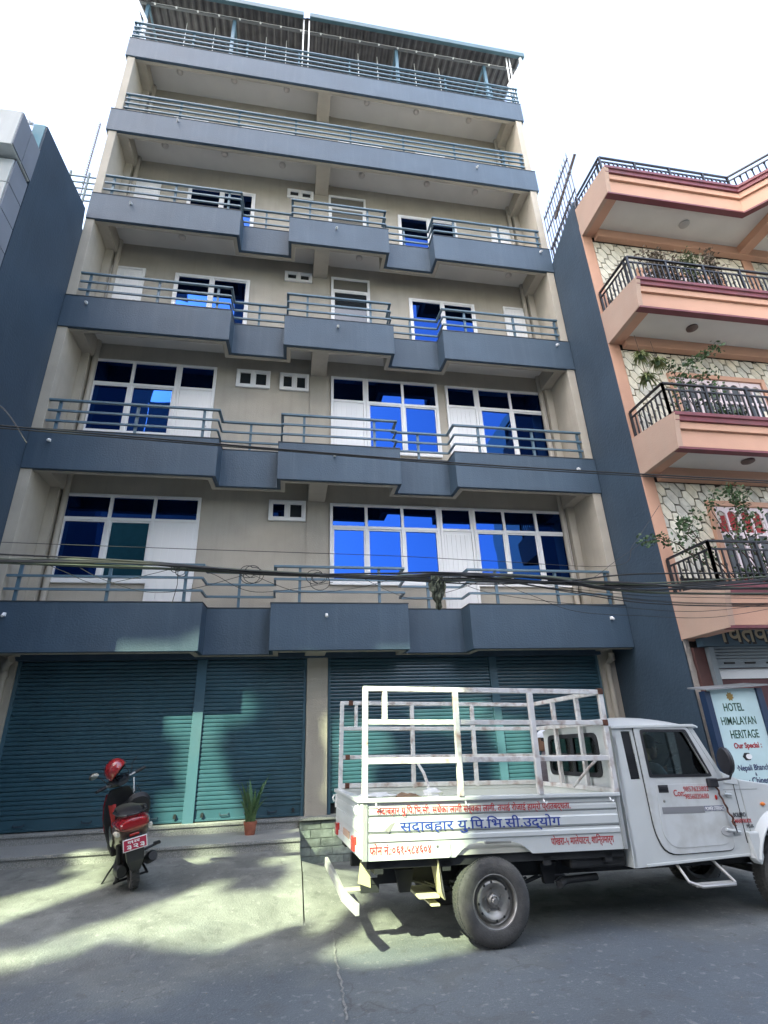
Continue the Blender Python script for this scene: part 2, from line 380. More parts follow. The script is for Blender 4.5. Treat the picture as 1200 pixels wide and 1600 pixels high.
# drain pipes in the corners
for i in range(5):
    for x in (-4.845, 5.215):
        b = MB(); b.tube([(x, .93, ZB[i]+.56), (x, .93, ZB[i+1]+.45)], .055, 12); b.tube([(x, .93, ZB[i+1]+.30), (x, .93, ZB[i+1]+.36)], .066, 12)
        bb(b, 'drain_pipe', pipe_m, smooth=True)
b = MB(); b.tube([(5.50, .55, -.02), (5.50, .55, -.12), (5.47, .70, -.2), (5.47, .70, ZR)], .06, 12); b.tube([(5.47,.70,-.22),(5.47,.70,-.3)], .075, 12); bb(b, 'drain_pipe', pipe_m, smooth=True)
b = MB(); b.tube([(-4.9, .45, -.03), (-5.0, .52, -.1), (-5.08, .70, -.18), (-5.08, .70, ZR)], .06, 12); b.tube([(-5.08,.70,-.22),(-5.08,.70,-.3)], .075, 12); bb(b, 'drain_pipe', pipe_m, smooth=True)
# small white spot lamps on balcony fronts
for x, z in ((-3.754,12.87),(3.99,12.79),(-4.41,9.78),(.18,10.29 if False else 9.80),(5.37,9.86),(-4.83,6.84),(.21,6.83),(5.30,6.88),(-4.90,3.66),(.147,3.66),(5.21,3.63),(-4.94,.56),(.01,.56),(5.29,.52)):
    b = MB(); b.box(x-.022, x+.022, -.028, -.001, z-.01, z+.045); o = bb(b, 'spot_lamp', whitep, bevel=.004)
    b = MB(); b.tube([(x, -.03, z+.03), (x+.005, -.085, z-.02)], .02, 10); bb(b, 'lamp_head', whitep, o)
# railings
def railing(path, z0, hs, posts, side=1):
    pts = [Vector((x, y, 0)) for x, y in path]
    top = z0 + hs[-1]
    b = MB()
    for a, c in zip(pts, pts[1:]): 
        d = (c-a).normalized()*.02
        b.bar(a-d+Vector((0,0,top)), c+d+Vector((0,0,top)), .055, .04)
    r = bb(b, 'railing', slate_rail, bevel=.004, seg=1)
    for h in hs[:-1]:
        b = MB()
        for a, c in zip(pts, pts[1:]):
            b.bar(a+Vector((0,0,z0+h)), c+Vector((0,0,z0+h)), .036, .036)
        bb(b, 'rail', slate_rail, r)
    for x, y in posts:
        b = MB(); b.box(x-.024, x+.024, y+.019, y+.062, z0, top-.02); bb(b, 'post', slate_rail, r)
RI = .05
for i in range(6):
    z0 = ZB[i] + BH + .016; R = []
    if i < 4:
        hs = [.20, .42, .645]
        R = [([(-5.07, RI), (XA-.05, RI), (XA-.03, REC+RI), (XB+.03, REC+RI)], [(-4.9,RI),(-3.55,RI),(-2.35,RI),(-1.5,REC+RI)]),
             ([(XB+.05, REC+RI), (XB+.05, RI), (XC-.05, RI), (XC-.05, REC+RI)], [(-.45,RI),(.95,RI)]),
             ([(XC-.03, REC+RI), (XD+.03, REC+RI), (XD+.05, RI), (5.45, RI)], [(1.95,REC+RI),(3.15,RI),(4.35,RI),(5.4,RI)])]
    else:
        hs = [.2, .4, .6, .8] if i == 5 else [.17, .35, .53, .70]
        xs = [-5.2 + k*1.44 for k in range(8)] + [5.55]
        x0, x1 = (-5.07, 5.45) if i == 4 else (-5.3, 5.7)
        R = [([(x0, RI), (x1, RI)], [(min(max(x, x0+.05), x1-.05), RI) for x in xs])]
        if i == 5: R[0] = ([(x0, 2.5), (x0, RI), (x1, RI), (x1, 2.5)], R[0][1])
    for p, q in R: railing(p, z0, hs, q)

# windows ------------------------------------------------------------
YW = 1.0
def window(x0, x1, z0, z1, cols, rows, doors=(), glass=None, fw=.06, tilt=.004, solid=()):
    """cols: x boundaries between; rows: z boundaries. one frame mesh, panes and door leaves as sub-parts"""
    xs = [x0] + list(cols) + [x1]; zs = [z0] + list(rows) + [z1]
    outer = [(x0, z0), (x1, z0), (x1, z1), (x0, z1)]; holes = []; cells = []
    for c in range(len(xs)-1):
        for r in range(len(zs)-1):
            if c in doors and r == 0: zlo = z0 - .0
            a0 = xs[c] + (fw if c == 0 else fw/2); a1 = xs[c+1] - (fw if c == len(xs)-2 else fw/2)
            b0 = zs[r] + (fw if r == 0 else fw/2); b1 = zs[r+1] - (fw if r == len(zs)-2 else fw/2)
            holes.append([(a0, b0), (a0, b1), (a1, b1), (a1, b0)]); cells.append((c, r, a0, a1, b0, b1))
    b = MB(); b.plate(outer, holes, YW-.055, YW-.001); f = bb(b, 'window', upvc, bevel=.005, seg=1)
    for c, r, a0, a1, b0, b1 in cells:
        if c in doors and r == 0:
            b = MB(); b.box(a0+.004, a1-.004, YW-.045, YW-.003, b0, b1-.004); d = bb(b, 'door', upvc, f, bevel=.004, seg=1)
            n = 5; w = (a1-a0-.12)/n
            b = MB()
            for k in range(n): b.box(a0+.06+w*k+.003, a0+.06+w*(k+1)-.003, YW-.053, YW-.044, b0+.1, b1-.07)
            bb(b, 'door_panel', upvc, f, bevel=.002, seg=1)
            b = MB(); zz = min(b1-.9, b0+1.05); b.bar((a1-.09, YW-.075, zz), (a1-.03, YW-.075, zz), .02); bb(b, 'door_handle', mat('steel', (.5,.5,.5), .3, 1), f)
        else:
            sash = r == 0 and (c % 2 == 1)
            g = glass or blueglass
            if isinstance(g, dict): g = g.get((c, r), blueglass)
            y = YW-.022 + (.008 if c % 2 else 0)
            i_ = .03 if r == 0 else 0
            if i_:
                b = MB(); b.plate([(a0+.001, b0+.001), (a1-.001, b0+.001), (a1-.001, b1-.001), (a0+.001, b1-.001)], [[(a0+i_, b0+i_), (a0+i_, b1-i_), (a1-i_, b1-i_), (a1-i_, b0+i_)]], YW-.045 + (.012 if c % 2 else 0), YW-.010); bb(b, 'sash', upvc, f)
            b = MB(); t1, t2 = random.uniform(-tilt, tilt), random.uniform(-tilt, tilt)
            b.add([(a0, y-t1-t2, b0), (a1, y+t1-t2, b0), (a1, y+t1+t2, b1), (a0, y-t1+t2, b1)], [(0, 1, 2, 3)]); bb(b, 'pane', g, f, recalc=False)
    return f
# first floor
g1 = {(0,0): blueglass, (1,0): tealreflect}
window(-4.86, -2.39, 1.36, 3.11, [-4.02, -3.235], [2.60], (), g1)
# door leaf that runs lower than the window sill
def tall_door(x0, x1, z0, z1, trans=None, glassdoor=False, g=None):
    rows = [trans] if trans else []
    f = window(x0, x1, z0, z1, [], rows, () if glassdoor else (0,), g, fw=.05)
    return f
b = MB(); b.box(-3.215, -2.40, YW-.05, YW-.002, .57, 1.36); o = bb(b, 'door', upvc, bevel=.004); 
b = MB()
for k in range(5): b.box(-3.14+k*.134, -3.14+k*.134+.126, YW-.062, YW-.049, .68, 2.50)
b.v = [v for v in b.v]; bb(b, 'door_panel', upvc, o, bevel=.002, seg=1)
b = MB(); b.box(-3.205, -2.45, YW-.056, YW-.03, 1.3, 2.56); bb(b, 'door_leaf', upvc, o, bevel=.004)
window(.13, 2.42, 1.38, 3.10, [.875, 1.63], [2.58])
window(2.425, 3.15, .57, 3.10, [], [2.58], (0,))
window(3.155, 5.30, 1.38, 3.10, [3.85, 4.585], [2.58])
# second floor
window(-4.86, -3.14, 4.45, 6.27, [-4.06], [5.66])
window(-3.135, -2.36, 3.68, 6.27, [], [5.66], (0,))
window(.14, .925, 3.68, 6.27, [], [5.62], (0,))
window(.93, 2.62, 4.30, 6.27, [1.785], [5.62])
window(2.82, 3.57, 3.68, 6.25, [], [5.68], (0,))
window(3.575, 5.30, 4.20, 6.25, [4.41], [5.68])
# third floor
window(-4.95, -4.19, 6.81, 8.93, [], [], (0,))
window(-3.53, -1.82, 7.35, 8.90, [-2.69], [])
window(.13, 1.10, 6.81, 9.30, [], [8.87], (), {(0,0): darkglass, (0,1): mat('curtain_glass', (.16,.15,.13), .25)})
window(2.09, 3.82, 7.35, 8.87, [2.96], [])
window(4.61, 5.29, 6.81, 8.91, [], [], (0,))
# fourth floor
window(-4.95, -4.21, 9.80, 11.90, [], [], (0,))
window(-3.54, -1.86, 10.3, 11.92, [-2.7], [])
window(.05, 1.06, 9.80, 12.26, [], [11.83], (), {(0,0): mat('curtain_glass', (.16,.15,.13), .25), (0,1): mat('curtain_glass', (.16,.15,.13), .25)})
window(1.94, 3.6, 10.3, 11.84, [2.8], [])
window(4.6, 5.2, 9.80, 11.80, [], [], (0,))
# fifth floor, just showing through the rails
window(-4.2, -3.3, 12.79, 14.6, [], [], (0,)); window(-2.4, -.9, 13.2, 14.6, [-1.6], []); window(.3, 1.6, 12.79, 14.6, [.9], []); window(2.6, 3.5, 12.79, 14.6, [], [], (0,))
# vents
for x0, x1, z0, z1 in ((-1.055,-.355,11.98,12.30), (-1.01,-.34,9.03,9.335), (-1.0,-.355,5.81,6.265), (-1.94,-1.21,5.81,6.275), (-1.09,-.356,2.68,3.125)):
    window(x0, x1, z0, z1, [(x0+x1)/2], [], (), darkglass if z0 > 5 else {(0,0): blueglass, (1,0): darkglass}, fw=.055)

# ground floor: pillars, shutter boxes, shutters
b = MB(); b.box(-.27, .09, .70, 1.0, ZR, -.0); bb(b, 'pillar', beige, bevel=.006)
b = MB(); b.box(-5.27, -4.93, .72, 1.0, ZR, .4); bb(b, 'pillar', beige, bevel=.006)
b = MB(); b.box(5.33, 5.65, .72, 1.0, ZR, .4); bb(b, 'pillar', beige, bevel=.006)
b = MB(); b.box(-4.93, 5.33, .62, .78, -.03, .45); bb(b, 'lintel', slate)
# shutters
slat0 = None
def shutter(x0, x1, zb, zt, lift=0.0):
    global slat0
    n = 36; h = (zt - zb - .16) / n
    b = MB(); b.box(x0, x1, .81, .83, zb, zb+.16); b.box(x0, x1, .795, .81, zb, zb+.035)
    s = bb(b, 'roller_shutter', shutter_m, bevel=.004, seg=1)
    prof = [(0, .812), (.10, .800), (.45, .795), (.84, .800), (.92, .808), (1.0, .820)]
    b = MB(); vs = []; k = len(prof)
    nx = 7
    for q in range(nx):
        x = x0 + (x1-x0)*q/(nx-1)
        for (u, y) in prof: vs.append((x, y, zb+.16+u*h))
    b.add(vs, [(q*k+j, (q+1)*k+j, (q+1)*k+j+1, q*k+j+1) for q in range(nx-1) for j in range(k-1)])
    first = bb(b, 'slat', shutter_m, s, smooth=True, recalc=False)
    for q in range(1, n):
        c = shared(first, (random.uniform(-.002,.002), random.uniform(-.004, .004), h*q)); c.rotation_euler = (random.uniform(-.03,.03)*0, 0, random.uniform(-.0006,.0006))
    for hx in (x0+.45, x1-.45, (x0+x1)/2):
        zz = zb+.085
        b = MB(); b.tube([(hx-.07, .806, zz+.01), (hx-.06, .775, zz-.012), (hx+.06, .775, zz-.012), (hx+.07, .806, zz+.01)], .010, 6); bb(b, 'handle', mat('shutter_handle', (.03,.05,.07), .4), s)
    for hx in (x0+.12, x1-.12):
        b = MB(); b.tube([(hx, .81, zb+.10), (hx, .775, zb+.10)], .022, 8); b.box(hx-.02, hx+.02, .765, .785, zb+.055, zb+.10); bb(b, 'padlock', mat('padlock', (.04,.045,.05), .4, .6), s)
def guide(x, w, z0=-2.5, m=None):
    b = MB(); b.box(x-w/2, x+w/2, .765, .84, z0, -.02); bb(b, 'shutter_guide', m or mat('guide_paint', (0.05,0.115,0.155), .4, dirt=.2), bevel=.004)
shutter(-4.90, -2.13, -2.47, -.03); shutter(-1.965, -.325, -2.47, -.03)
guide(-4.905, .05); guide(-2.047, .165); guide(-.30, .055)
shutter(.125, 3.10, -2.32, -.03); shutter(3.25, 5.31, -2.5, -.03)
guide(.125, .05, -2.52); guide(3.175, .15, -2.52); guide(5.31, .05, -2.52)
b = MB(); b.box(.1, 5.33, .85, .99, -2.6, 0); bb(b, 'dark_interior', dark)

# plinth, steps, tiled wall : structure pieces of the site
def st(b, name, m, **k): return tag(b.build(name, m, **k), kind='structure')
b = MB(); b.box(-9, -.352, .66, 1.2, ZR, -2.485); b.box(-9, -.35, .64, .70, -2.525, -2.483); st(b, 'plinth', granite, bevel=.005)
b = MB(); b.box(-9, -.352, -.33, .66, ZR, -2.625); b.box(-9, -.35, -.35, .66, -2.66, -2.622); st(b, 'front_step', granite, bevel=.005)
b = MB(); b.box(-.27, 5.64, .625, .705, ZR, -2.52); o = st(b, 'retaining_wall', mat('tile_grout', (.33,.36,.33), .9))
b = MB(); b.box(-.352, 5.64, .55, .97, -2.52, -2.475); st(b, 'wall_cap', granite, bevel=.004)
tm = [mat('stone_tile_a', (0.22,0.26,0.225), .75, var=.25, vscale=12, bump=.4, bscale=50), mat('stone_tile_b', (0.28,0.32,0.275), .75, var=.25, vscale=12, bump=.4, bscale=50), mat('stone_tile_c', (0.19,0.215,0.195), .75, var=.25, vscale=12, bump=.4, bscale=50)]
th = .118
for r in range(5):
    z0 = -2.535 - (r+1)*th; x = -.348 - (r % 2)*.16
    while x < 1.9:
        w = .34; a0 = max(x+.004, -.348); a1 = min(x+w-.004, 1.9)
        if a1 - a0 > .03:
            b = MB(); b.box(a0, a1, .604+random.uniform(-.004,.004), .63, z0+.004, z0+th-.004); tt = b.build('tile', random.choice(tm), o, bevel=.003, seg=1)
        x += w

# roof canopy ---------------------------------------------------------
zr = 18.42
corr = mat('corrugated_sheet', (.075,.072,.080), .5, .3, var=.3, vscale=4, dirt=.4, dscale=3, dcol=(.13,.12,.12))
b = MB(); vs = []; nx = 220; x0r, x1r = -5.55, 6.05
for j, y in enumerate((-.05, 3.2, 6.5)):
    for i in range(nx+1):
        x = x0r + (x1r-x0r)*i/nx
        vs.append((x, y, zr-.03 + .14*y + .03*(1 if (i % 4) in (0, 1) else -.3)))
b.add(vs, [(j*(nx+1)+i, j*(nx+1)+i+1, (j+1)*(nx+1)+i+1, (j+1)*(nx+1)+i) for j in range(2) for i in range(nx)])
cn = bb(b, 'canopy_sheet', corr, recalc=False)
gutter = mat('teal_gutter', (.045,.10,.125), .45, var=.1)
for a0, a1 in ((-5.6, -.80), (-.62, 6.1)):
    b = MB(); b.box(a0, a1, -.16, -.06, zr-.13, zr+.06); bb(b, 'gutter', gutter, bevel=.01)
b = MB(); b.box(-5.4, 5.95, .22, .28, zr-.17, zr-.11); b.box(-5.4, 5.95, 3.0, 3.06, zr+.25, zr+.31); bb(b, 'purlin', mat('roof_steel', (.16,.17,.18), .5, .4))
for x in (-5.2, -2.8, 2.05, .0-.0, 4.9-.0):
    if x == 0: continue
    b = MB(); b.bar((x, .3, 15.85), (x, .3, zr-.12), .09, .09); b.bar((x, .3, zr-.14), (x, 3.0, zr+.24), .05, .07); bb(b, 'canopy_post', mat('post_blue', (.09,.17,.23), .45))
for x in (-.79, -.63, 5.55, 5.65):
    b = MB(); b.bar((x, .12, 15.9), (x, .0, zr-.06), .035, .035); bb(b, 'white_pipe', whitep)
b = MB(); b.tube([(5.98, -.08, zr-.10), (5.98, -.05, zr-.45), (5.62, .25, zr-1.0), (5.62, .25, 15.9)], .05, 10); bb(b, 'white_pipe', whitep, smooth=True)
b = MB(); b.tube([(-5.5, -.08, zr-.10), (-5.45, 0, zr-.45), (-5.15, .25, zr-1.0), (-5.15, .25, 15.9)], .05, 10); bb(b, 'white_pipe', whitep, smooth=True)
for k in range(19):
    x = -5.0 + k*.59
    b = MB(); b.ball((x, .18, zr-.235), .03, n=8, m=6); bb(b, 'bulb', mat('bulb_white', (.85,.85,.85), .3), smooth=True)
b = MB(); b.tube([(-5.1 + k*.295, .18, zr-.19-(.015 if k % 2 else 0)) for k in range(38)], .005, 4); bb(b, 'bulb_wire', whitep)
for x in (-4.2, -3.4, -1.9, -1.3, .9, 1.5, 2.7, 3.5):
    b = MB(); b.tube([(x, .6, zr-.05), (x+.02, .6, 15.9)], .012, 6); bb(b, 'cable_drop', whitep)
b = MB(); b.box(-5.2, 5.6, 6.4, 6.5, 15.8, zr+.7); bb(b, 'penthouse_wall', mat('grey_wall', (.25,.24,.23), .8))
# white crockery-like pots behind the roof rail ends
for j, (x, r_) in enumerate([(-4.86,.09),(-4.62,.07),(-4.45,.05),(4.75,.08),(5.1,.1),(5.3,.07),(-.1,.07)]):
    o = thing('ornament_pot', ['largest white pot at the left end behind the roof railing', 'second white pot from the left end behind the roof railing', 'smallest white pot near the left end behind the roof railing', 'leftmost of the three white pots at the right end of the roof railing', 'middle and largest of the three white pots at the right end of the roof railing', 'rightmost white pot at the right end of the roof railing', 'lone white object on the roof edge near the middle of the roof railing'][j], 'pot', (x, .25, ZB[5]+BH-.1))
    b = MB(); b.lathe([(0,0),(r_*.7,0),(r_,.12),(r_*.9,.2),(r_*.6,.25),(r_*.7,.28)], 12); b.build('pot_body', whitep, o, smooth=True)
# light patch outlines, openings of the added sun screen: (x, z) on the plane y = -20
LIT = [[(-20.21, 23.07), (-19.71, 23.08), (-19.07, 23.11), (-19.06, 23.24), (-18.8, 23.24), (-18.89, 23.03), (-19.28, 22.88), (-19.33, 22.67), (-19.47, 22.53), (-19.23, 22.28), (-19.21, 22.05), (-19.04, 21.81), (-18.84, 21.42), (-18.69, 21.26), (-19.36, 21.21), (-20.15, 21.34), (-20.2, 21.74), (-19.81, 21.89), (-19.87, 22.08), (-20.01, 22.18), (-19.98, 22.41), (-19.94, 22.67), (-20.19, 22.7)], [(-17.27, 22.91), (-16.6, 22.68), (-16.39, 22.42), (-16.79, 22.24), (-16.9, 21.95), (-16.64, 21.65), (-17.07, 21.51), (-17.49, 21.54), (-17.44, 22.12), (-17.54, 22.61)], [(-14.54, 22.83), (-13.89, 22.65), (-13.95, 21.62), (-14.58, 21.6), (-14.7, 22.0), (-14.38, 22.19), (-14.65, 22.41)], [(-16.13, 22.98), (-14.7, 23.06), (-14.61, 22.78), (-15.46, 22.65), (-16.03, 22.72)], [(-19.57, 18.46), (-19.24, 18.91), (-19.6, 19.76), (-19.53, 19.98), (-18.62, 18.76), (-18.61, 18.46), (-18.59, 17.93), (-18.61, 17.54)], [(-17.61, 17.17), (-17.32, 17.6), (-17.28, 18.6), (-17.03, 18.61), (-16.82, 18.14), (-16.25, 18.07), (-16.53, 19.08), (-15.85, 18.12), (-15.47, 17.46), (-15.56, 17.27), (-15.69, 16.93), (-15.76, 16.63), (-16.1, 16.71), (-16.68, 16.97), (-17.33, 17.1)], [(-17.93, 16.9), (-17.41, 17.07), (-17.04, 17.09), (-17.04, 16.85), (-17.55, 16.54)], [(-18.68, 19.59), (-18.29, 19.9), (-17.81, 19.73), (-18.14, 19.41)], [(-17.24, 19.38), (-17.02, 19.8), (-16.67, 19.33), (-16.94, 19.13)], [(-19.79, 19.55), (-20.15, 20.35), (-19.72, 19.97), (-19.5, 19.48)], [(-17.37, 20.06), (-16.32, 19.72), (-15.2, 17.94), (-15.16, 17.45), (-15.01, 16.98), (-15.04, 16.8)], [(-14.54, 16.22), (-14.56, 16.65), (-14.57, 16.96), (-14.79, 17.61), (-14.24, 17.02), (-13.84, 16.54), (-13.5, 16.47), (-13.06, 16.15), (-12.97, 15.86), (-13.45, 15.81), (-13.94, 15.81)], [(-14.1, 18.07), (-12.85, 18.1), (-12.92, 17.55), (-12.88, 17.09), (-12.93, 16.71), (-12.89, 16.48), (-13.0, 16.21), (-13.89, 16.15), (-14.21, 16.25), (-14.17, 16.73), (-14.15, 17.25)], [(-20.11, 22.95), (-19.94, 23.08), (-19.6, 23.04), (-19.23, 23.12), (-19.06, 23.2), (-19.03, 22.93)], [(-17.79, 20.99), (-17.48, 21.09), (-17.18, 21.12), (-17.18, 20.98), (-17.53, 20.9), (-17.78, 20.76)]]

# ---------------------------------------------------------------- left neighbour
lb = thing('neighbour_building', 'grey panel-clad building with dark blue side wall at the left edge', 'building', (-8, -1, 0)); LO = off(lb)
def lbb(b, name, m, parent=None, **k):
    b.v = [LO @ v for v in b.v]; return b.build(name, m, parent or lb, **k)
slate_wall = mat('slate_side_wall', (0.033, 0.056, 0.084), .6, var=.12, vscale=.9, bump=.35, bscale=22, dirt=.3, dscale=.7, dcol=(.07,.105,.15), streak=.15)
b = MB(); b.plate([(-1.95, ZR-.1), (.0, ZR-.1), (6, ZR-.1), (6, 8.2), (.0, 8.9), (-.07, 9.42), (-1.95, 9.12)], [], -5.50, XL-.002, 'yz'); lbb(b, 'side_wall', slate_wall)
b = MB(); b.box(-14, -5.51, -1.9, 6, ZR, 8.2); lbb(b, 'wall', mat('grey_wall', (.25,.24,.23), .8))
b = MB(); b.box(-5.49, -5.30, -1.96, -1.951, 8.3, 9.13); lbb(b, 'parapet_end', mat('teal_parapet', (.12,.26,.32), .6))
pan = mat('grey_cladding', (0.52, 0.55, 0.55), .45, var=.10, vscale=1.0, dirt=.3, dscale=1.2, dcol=(.22,.23,.23), streak=.25)
pan2 = mat('grey_cladding_side', (0.20, 0.22, 0.26), .5, var=.10, vscale=1.5, dirt=.2)
b = MB(); b.box(-14, -5.30, -2.36, -1.96, -2, 7.6); lbb(b, 'cladding_frame', dark)
ph = .545
for k in range(17):
    z1 = 7.54 - k*ph; z0 = z1 - ph + .018
    b = MB(); b.box(-5.30, -5.275, -2.385, -1.962, z0, z1); lbb(b, 'cladding_panel', pan2, bevel=.004, seg=1)
    for q in range(5):
        x1 = -5.305 - q*1.2
        b = MB(); b.box(x1-1.18, x1, -2.40, -2.365, z0, z1); lbb(b, 'cladding_panel', pan, bevel=.004, seg=1)
# top cornice of the cladding
for q in range(5):
    x1 = -5.27 - q*1.6 + (.0 if q == 0 else 0)
    b = MB(); b.box(x1-1.585, x1, -2.62, -1.97, 7.60, 8.42); lbb(b, 'cornice_panel', pan, bevel=.006, seg=1)
b = MB(); b.box(-5.268, -5.25, -2.615, -2.31, 7.62, 8.41); b.box(-5.268, -5.25, -2.29, -1.965, 7.62, 8.41); lbb(b, 'cornice_panel', pan2, bevel=.003, seg=1)
b = MB(); b.bar((-14, -2.4, 9.0), (-5.45, -2.05, 9.0), .05); 
for x in (-5.5, -7, -8.5): b.bar((x, -2.1, 8.4), (x, -2.1, 9.0), .04)
lbb(b, 'roof_rail', mat('rail_white', (.6,.6,.6), .5))
# thin wire pole with flagged wire and small fence behind, between the two buildings
o = thing('wire_pole', 'thin leaning pole wound with barbed wire between the left building and the tall building', 'pole', at(129, 292, 'y', 3.0))
TP = at(157, 193, 'y', 3.0) - at(129, 292, 'y', 3.0)
b = MB(); b.tube([(0,0,-1.5),tuple(TP)], .016, 6); b.build('pole', mat('rusty_iron', (.12,.09,.08), .7), o)
b = MB(); L = []
for k in range(160): t_ = k/159; a_ = k*1.1; L.append(tuple(TP*t_ + Vector((.045*cos(a_), .045*sin(a_), 0))))
b.tube(L, .006, 4)
b.build('barbed_wire', mat('rusty_iron', (.12,.09,.08), .7), o)
o = thing('roof_fence', 'small teal roof fence in the gap between the left building and the tall building', 'fence', at(131, 318, 'y', 1.5))
for k in range(5):
    b = MB(); b.bar((-.5, 0, .1+.22*k), (.36, 0, .1+.22*k), .03); b.build('rail', mat('teal_gutter', (.10,.22,.26), .45), o)
for x in (-.5, -.05, .36):
    b = MB(); b.bar((x, 0, -.9), (x, 0, 1.15), .04); b.build('post', mat('teal_gutter', (.10,.22,.26), .45), o)

# ---------------------------------------------------------------- orange house
oh = thing('stone_clad_house', 'peach and maroon house with stone-clad walls and black balcony railings at the right edge', 'house', (8, -1, 0)); HO = off(oh)
def hb(b, name, m, parent=None, **k):
    b.v = [HO @ v for v in b.v]; return b.build(name, m, parent or oh, **k)
peach = mat('peach_paint', (0.52, 0.295, 0.205), .75, var=.06, vscale=1.5, bump=.12, bscale=40, dirt=.22, dscale=1.2, dcol=(.50,.30,.20), streak=.2)
peach2 = mat('peach_side_paint', (0.46, 0.31, 0.235), .8, var=.06, vscale=1.5, bump=.2, bscale=40, dirt=.3, dcol=(.42,.33,.26), streak=.25)
maroon = mat('maroon_trim', (0.16, 0.035, 0.045), .5, var=.15, dirt=.2)
grout = mat('dark_grout', (.05,.042,.036), .9)
stones = [mat('cream_stone', (.60,.55,.44), .7, var=.16, vscale=7, bump=.25, bscale=25), mat('ivory_stone', (.68,.64,.53), .7, var=.14, vscale=7, bump=.25, bscale=25), mat('grey_stone', (.50,.48,.42), .7, var=.2, vscale=7, bump=.25, bscale=25)]
blackrail = mat('black_rail', (.018,.018,.022), .4)
HW = -1.25; HF = -2.28; HR = 13.0
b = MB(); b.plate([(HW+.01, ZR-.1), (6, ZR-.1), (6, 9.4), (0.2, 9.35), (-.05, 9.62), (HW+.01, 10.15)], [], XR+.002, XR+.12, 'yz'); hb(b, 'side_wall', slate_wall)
b = MB(); b.box(XR+.13, HR, HW+.04, 6, ZR, 9.3); core2 = hb(b, 'wall', grout)
b = MB(); b.box(XR+.003, 5.90, HW-.012, HW+.05, -.1, 9.3); hb(b, 'corner_pilaster', peach, bevel=.006)
b = MB(); b.box(9.78, 10.05, HW-.012, HW+.05, -.1, 9.3); hb(b, 'corner_pilaster', peach, bevel=.006)
# rough old plaster edge next to the shop
b = MB(); vs = []; n_ = 40
for i in range(n_+1):
    z = ZR + (3.2)*i/n_; vs += [(XR-.0, HW-.02, z), (XR+.10+.02*noise.noise(Vector((0, 0, z*6))), HW-.02, z)]
b.add(vs, [(2*i, 2*i+1, 2*i+3, 2*i+2) for i in range(n_)]); hb(b, 'rough_plaster', mat('rough_plaster', (.34,.31,.28), .9, bump=1, bscale=20))
FL = [-.06, 2.91, 5.94, 9.02]
def clip_poly(poly, x0, x1, z0, z1):
    for ax, v, sgn in ((0, x0, 1), (0, x1, -1), (1, z0, 1), (1, z1, -1)):
        out = []
        for i in range(len(poly)):
            a, c = poly[i-1], poly[i]; ia = (a[ax]-v)*sgn >= 0; ic = (c[ax]-v)*sgn >= 0
            if ia != ic:
                t = (v-a[ax])/(c[ax]-a[ax]); out.append((a[0]+(c[0]-a[0])*t, a[1]+(c[1]-a[1])*t))
            if ic: out.append(c)
        poly = out
        if len(poly) < 3: return None
    return poly
WIN = [(6.83, 9.0, 3.6, 5.24), (6.84, 9.0, .9, 2.36), (6.83, 9.0, 6.6, 8.1)]
def stones_on(x0, x1, z0, z1, joined=False):
    # skewed six-sided stones: short level and upright edges, long slanting edges
    a, c, p_, q_ = .105, .15, .115, .165
    acc = MB()
    for i in range(-4, 40):
        for j_ in range(-30, 40):
            ox = x0 + i*(a+p_) - j_*p_; oz = z0 - i*q_ + j_*(q_+c)
            if not (x0-.3 < ox < x1+.1 and z0-.1 < oz < z1+.45): continue
            poly = [(0,0),(a,0),(a+p_,-q_),(a+p_,-q_-c),(p_,-q_-c),(0,-c)]
            cx, cz = (a+p_)/2, -(q_+c)/2; k = .90
            poly = [(ox+cx+(u-cx)*k+random.uniform(-.006,.006), oz+cz+(v-cz)*k+random.uniform(-.006,.006)) for u, v in poly]
            poly = clip_poly(poly, x0+.01, x1-.01, z0+.01, z1-.01)
            if not poly: continue
            mx = sum(u[0] for u in poly)/len(poly); mz = sum(u[1] for u in poly)/len(poly)
            if any(a0+.12 < mx < a1-.12 and c0+.12 < mz < c1-.12 for a0, a1, c0, c1 in WIN): continue
            b = acc if joined else MB(); y = HW+random.uniform(-.006, .004)
            n = len(poly); b.add([(u[0], y, u[1]) for u in poly] + [(u[0], HW+.041, u[1]) for u in poly], [tuple(range(n))] + [(i_, (i_+1) % n, (i_+1) % n+n, i_+n) for i_ in range(n)])
            if not joined: hb(b, 'stone', random.choice(stones), core2)
    if joined: o = hb(acc, 'stone', stones[1], core2); o['kind'] = 'stuff'
stones_on(5.90, 9.2, .95, 2.78); stones_on(5.90, 9.6, 3.75, 5.80); stones_on(5.90, 9.78, 7.15, 8.88, True); stones_on(10.05, 11.4, 7.15, 8.88, True)
